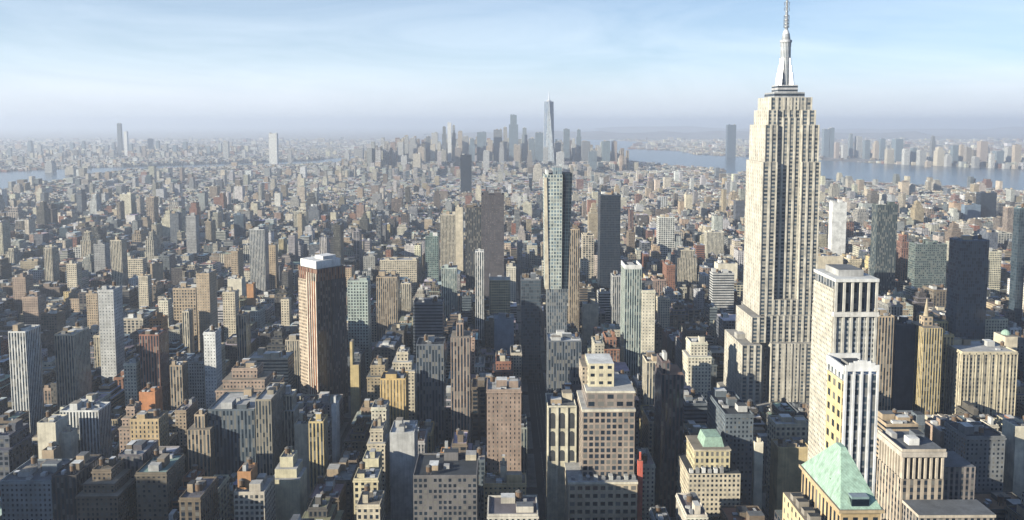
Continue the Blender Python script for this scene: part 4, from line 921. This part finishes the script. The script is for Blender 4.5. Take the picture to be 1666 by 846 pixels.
# beyond the rivers: blocks, coarser with distance
def borough(xr0, xr1, yr0, yr1, step, hb, ang):
    for yy in np.arange(yr0, yr1, step):
        for xx in np.arange(xr0, xr1, step*1.15):
            x = xx+nr.uniform(-.2,.2)*step; y = yy+nr.uniform(-.15,.15)*step
            if not in_view(x, y, 50): continue
            w, d = step*nr.uniform(.35,.9), step*nr.uniform(.35,.8); H = hb*(.6+nr.random())
            u = nr.random()
            if u < .06: H += nr.uniform(12, 40)
            if 6800 < y < 8200 and -3900 < x < -2500: H += nr.uniform(0, 60)
            if 5200 < y < 6400 and x > 2900: H += nr.uniform(0, 35)
            cand.append((x, x+w, y, y+d, H))
borough(-7500, -1100, 4700, 8000, 42, 12, 0)
borough(-12000, -300, 8000, 14000, 80, 13, 0)
borough(1500, 5600, 4600, 9000, 44, 13, 0)
borough(1200, 9500, 9000, 14000, 90, 12, 0)
A_ = np.array(cand); mx_, my_ = (A_[:,0]+A_[:,1])/2, (A_[:,2]+A_[:,3])/2
wet = inside(HUD, mx_, my_)
for qx, qy in ((0,2),(0,3),(1,2),(1,3)): wet |= inside(HUD, A_[:,qx], A_[:,qy])
A_ = A_[~wet]
# clear of the catalogued footprints
keep = np.ones(len(A_), bool)
for (x0, x1, y0, y1) in FOOT:
    keep &= ~((A_[:,0] < x1+.8) & (A_[:,1] > x0-.8) & (A_[:,2] < y1+.8) & (A_[:,3] > y0-.8))
A_ = A_[keep]
def vproj(x, y, z):
    xc = x*CY_-y*SY_; yf = x*SY_+y*CY_; dz = z-CH; d = yf*CP-dz*SP; v = yf*SP+dz*CP
    return W0/2+FPX*xc/d, PY0-FPX*v/d
# keep clear what is seen of the catalogued towers behind
hmax = np.full(len(A_), 1e9)
pa, _ = vproj(A_[:,0], A_[:,2], A_[:,4]); pb, _ = vproj(A_[:,1], A_[:,2], A_[:,4]); pc, _ = vproj(A_[:,0], A_[:,3], A_[:,4]); pd, _ = vproj(A_[:,1], A_[:,3], A_[:,4])
pl_, pr_ = np.minimum(pa, pc), np.maximum(pb, pd)
for (xl, xr, yt, yb, Y) in CAT:
    hit = (A_[:,3] < Y+3) & (pl_ < xr-1) & (pr_ > xl+1)
    r3 = ray((xl+xr)/2, yb); zl = CH+A_[:,3]*r3[2]/r3[1]
    hmax = np.where(hit, np.minimum(hmax, zl), hmax)
jit = nr.uniform(.78, 1.0, len(A_))
A_[:,4] = np.minimum(A_[:,4], np.maximum(hmax*jit, 0))
A_ = A_[A_[:,4] > 6.5]
# which ones show largest: a coarse picture drawn from far to near
bw, bh = 833, 423; buf = np.full((bh, bw), -1, int); order = np.argsort(-A_[:,2])
occ = sorted([(Y, None, (xl, xr, yt, yb)) for xl, xr, yt, yb, Y in CAT]+[(A_[i,2], i, None) for i in order if A_[i,2] < 2600], key=lambda q: -q[0])
for Y, i, rc in occ:
    if i is None:
        xl, xr, yt, yb = [v/2 for v in rc]; buf[int(max(0,yt)):int(min(bh,yb)), int(max(0,xl)):int(max(0,min(bw,xr)))] = -1; continue
    x0, x1, y0, y1, H = A_[i]
    fx0, fy = proj(x0, y0, H); fx1, _ = proj(x1, y0, H); gx0, gy = proj(x0, y1, H); gx1, _ = proj(x1, y1, H); _, by = proj((x0+x1)/2, y0, 0)
    r0, r1 = int(max(0, gy/2)), int(min(bh, fy/2))
    for rr in range(r0, r1):
        u = (rr*2-gy)/max(1e-6, fy-gy); buf[rr, int(max(0,(gx0+(fx0-gx0)*u)/2)):int(max(0,min(bw,(gx1+(fx1-gx1)*u)/2)))] = i
    buf[int(max(0,fy/2)):int(min(bh,by/2)), int(max(0,fx0/2)):int(max(0,min(bw,fx1/2)))] = i
ids, cnt = np.unique(buf[buf >= 0], return_counts=True)
top = [int(i) for _, i in sorted(zip(-cnt, ids))][:280]
cen = {}
for i in top:
    yy, xx = np.nonzero(buf == i); cen[i] = (float(xx.mean()*2), float(yy.mean()*2))
rr_ = random.Random(21)
NEARC = ['cream']*4+['tan']*4+['stone']*2+['brown']*7+['redbrick']*2+['grey']*3+['lgrey']*1+['bright']*3+['white']*1+['umber']*8+['pink']*1+['lime']*2+['yellow']*1+['slate']*6+['brick']*1  # weighted to dark walls: shade between the near blocks put into the colours
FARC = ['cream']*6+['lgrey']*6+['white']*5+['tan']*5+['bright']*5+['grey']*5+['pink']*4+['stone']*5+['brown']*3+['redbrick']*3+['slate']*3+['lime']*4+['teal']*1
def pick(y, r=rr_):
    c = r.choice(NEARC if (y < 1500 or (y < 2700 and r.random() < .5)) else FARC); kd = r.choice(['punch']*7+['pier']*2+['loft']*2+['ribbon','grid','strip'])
    if c in ('teal','navy'): kd = 'glass'
    rf_ = r.choice(['rlight','rlight','rwhite','rdark','rdark','rdark','rdark','rgrey','rgrey','rtan','rred','rblue'] if y < 2700 else ['rlight','rlight','rwhite','rwhite','rdark','rgrey','rtan'])  # nearer roofs lean dark, with the shade put into their colour
    f = r.uniform(.8, 1.1); s_ = St(tuple(min(.85, v*f*r.uniform(.95,1.05)) for v in C[c]), kd, tuple(v*r.uniform(.8,1.15) for v in RC[rf_])); s_.cname = c
    s_.bay *= r.uniform(.85, 1.3); s_.fx *= r.uniform(.85, 1.1) if s_.fx < 1 else 1; s_.seed = r.random(); return s_, rf_
RW = dict(rlight='pale roof', rwhite='white roof', rdark='black roof', rgrey='grey roof', rtan='tan roof', rred='reddish roof', rblue='bluish roof')
topset = set(top)
for i in top:
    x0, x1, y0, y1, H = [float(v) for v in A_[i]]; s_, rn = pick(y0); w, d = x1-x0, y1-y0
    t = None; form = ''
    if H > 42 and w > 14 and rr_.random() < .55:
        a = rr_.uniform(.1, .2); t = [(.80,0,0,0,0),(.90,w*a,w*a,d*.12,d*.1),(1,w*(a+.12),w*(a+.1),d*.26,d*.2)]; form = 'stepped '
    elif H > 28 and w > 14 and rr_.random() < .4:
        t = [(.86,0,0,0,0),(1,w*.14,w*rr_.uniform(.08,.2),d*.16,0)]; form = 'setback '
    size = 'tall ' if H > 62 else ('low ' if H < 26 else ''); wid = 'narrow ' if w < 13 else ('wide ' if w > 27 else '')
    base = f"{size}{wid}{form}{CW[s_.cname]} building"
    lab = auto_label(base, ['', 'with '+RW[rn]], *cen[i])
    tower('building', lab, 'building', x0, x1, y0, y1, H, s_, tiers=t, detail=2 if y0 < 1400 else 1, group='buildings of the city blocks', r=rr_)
m = MB(); rr2 = random.Random(33)
rest = 0
for i in range(len(A_)):
    if i in topset: continue
    x0, x1, y0, y1, H = [float(v) for v in A_[i]]
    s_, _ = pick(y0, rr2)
    if y0 > 4500: s_.bay *= 2; s_.fl *= 2
    w, d = x1-x0, y1-y0; rest += 1
    if H > 34 and w > 13 and rr2.random() < .45 and y0 < 4000:
        m.box(x0, x1, y0, y1, 0, H*.84, s_); x0 += w*.14; x1 -= w*.14; y0 += d*.14; y1 -= d*.05; m.box(x0, x1, y0, y1, H*.84+.02, H, s_)
    else: m.box(x0, x1, y0, y1, 0, H, s_)
    w, d = x1-x0, y1-y0
    if y0 < 3300 and w > 6 and d > 8:
        for q in range(1 if w < 16 else 2):
            bw_, bd_ = rr2.uniform(.18,.4)*min(w,22), rr2.uniform(.18,.4)*min(d,22); bx, by = x0+rr2.uniform(.05,.55)*w, y0+rr2.uniform(.05,.55)*d
            cb = rr2.choice(['lgrey','redbrick','cream','grey','white','brown','lgrey','cream','tan'])
            m.box(bx, bx+bw_, by, by+bd_, H+.01+q*.01, H+rr2.uniform(2,5), St(cb,'blank',rr2.choice(['rlight','rgrey','rdark','rwhite'])))
    if y0 < 1500 and rr2.random() < .4 and H > 20:
        m.cyl(x0+w*.7, y0+d*.75, 1.7, H+1.5, H+5.5, St((.17,.11,.07),'blank',(.13,.12,.11)), 7, bottom=True)
# unseen rest of midtown beside and behind the viewpoint, added to shade near blocks
rm = random.Random(8)
for k in range(-9, 14):
    for bi in range(len(av2)-1):
        X0, X1 = av2[bi]+AVW/2, av2[bi+1]-AVW/2; Y0 = k*STP+STW/2; x = X0
        while x < X1-20:
            w = min(rm.uniform(26, 60), X1-x); xm = x+w/2; y_ = Y0+61
            if X1-(x+w) < 20: w = X1-x
            ok = (x+w < -(VX+.03)*max(y_, 0)-25 or (y_ < -10 and abs(xm) > 0)) and xm < 600 and xm > -1500
            if ok:
                H = rm.uniform(45, 120) if rm.random() < .72 else rm.uniform(120, 215)
                if k > 5 or xm < -650: H *= .55
                s_, _ = pick(500, rm); m.box(x+.1, x+w-.1, Y0, Y0+61, 0, H*.6, s_); m.box(x+w*.15, x+w*.85, Y0+9, Y0+52, H*.6+.02, H, s_)
            x += w
o = m.build('city_blocks'); o['kind'] = 'stuff'; o['label'] = 'dense mass of smaller city buildings filling the blocks out to the horizon'; o['category'] = 'city blocks'
print('FILL', len(A_), 'rest', rest, 'top', len(top), 'min px', cnt[np.argsort(-cnt)][min(len(cnt)-1, 279)]*4)
#@@END
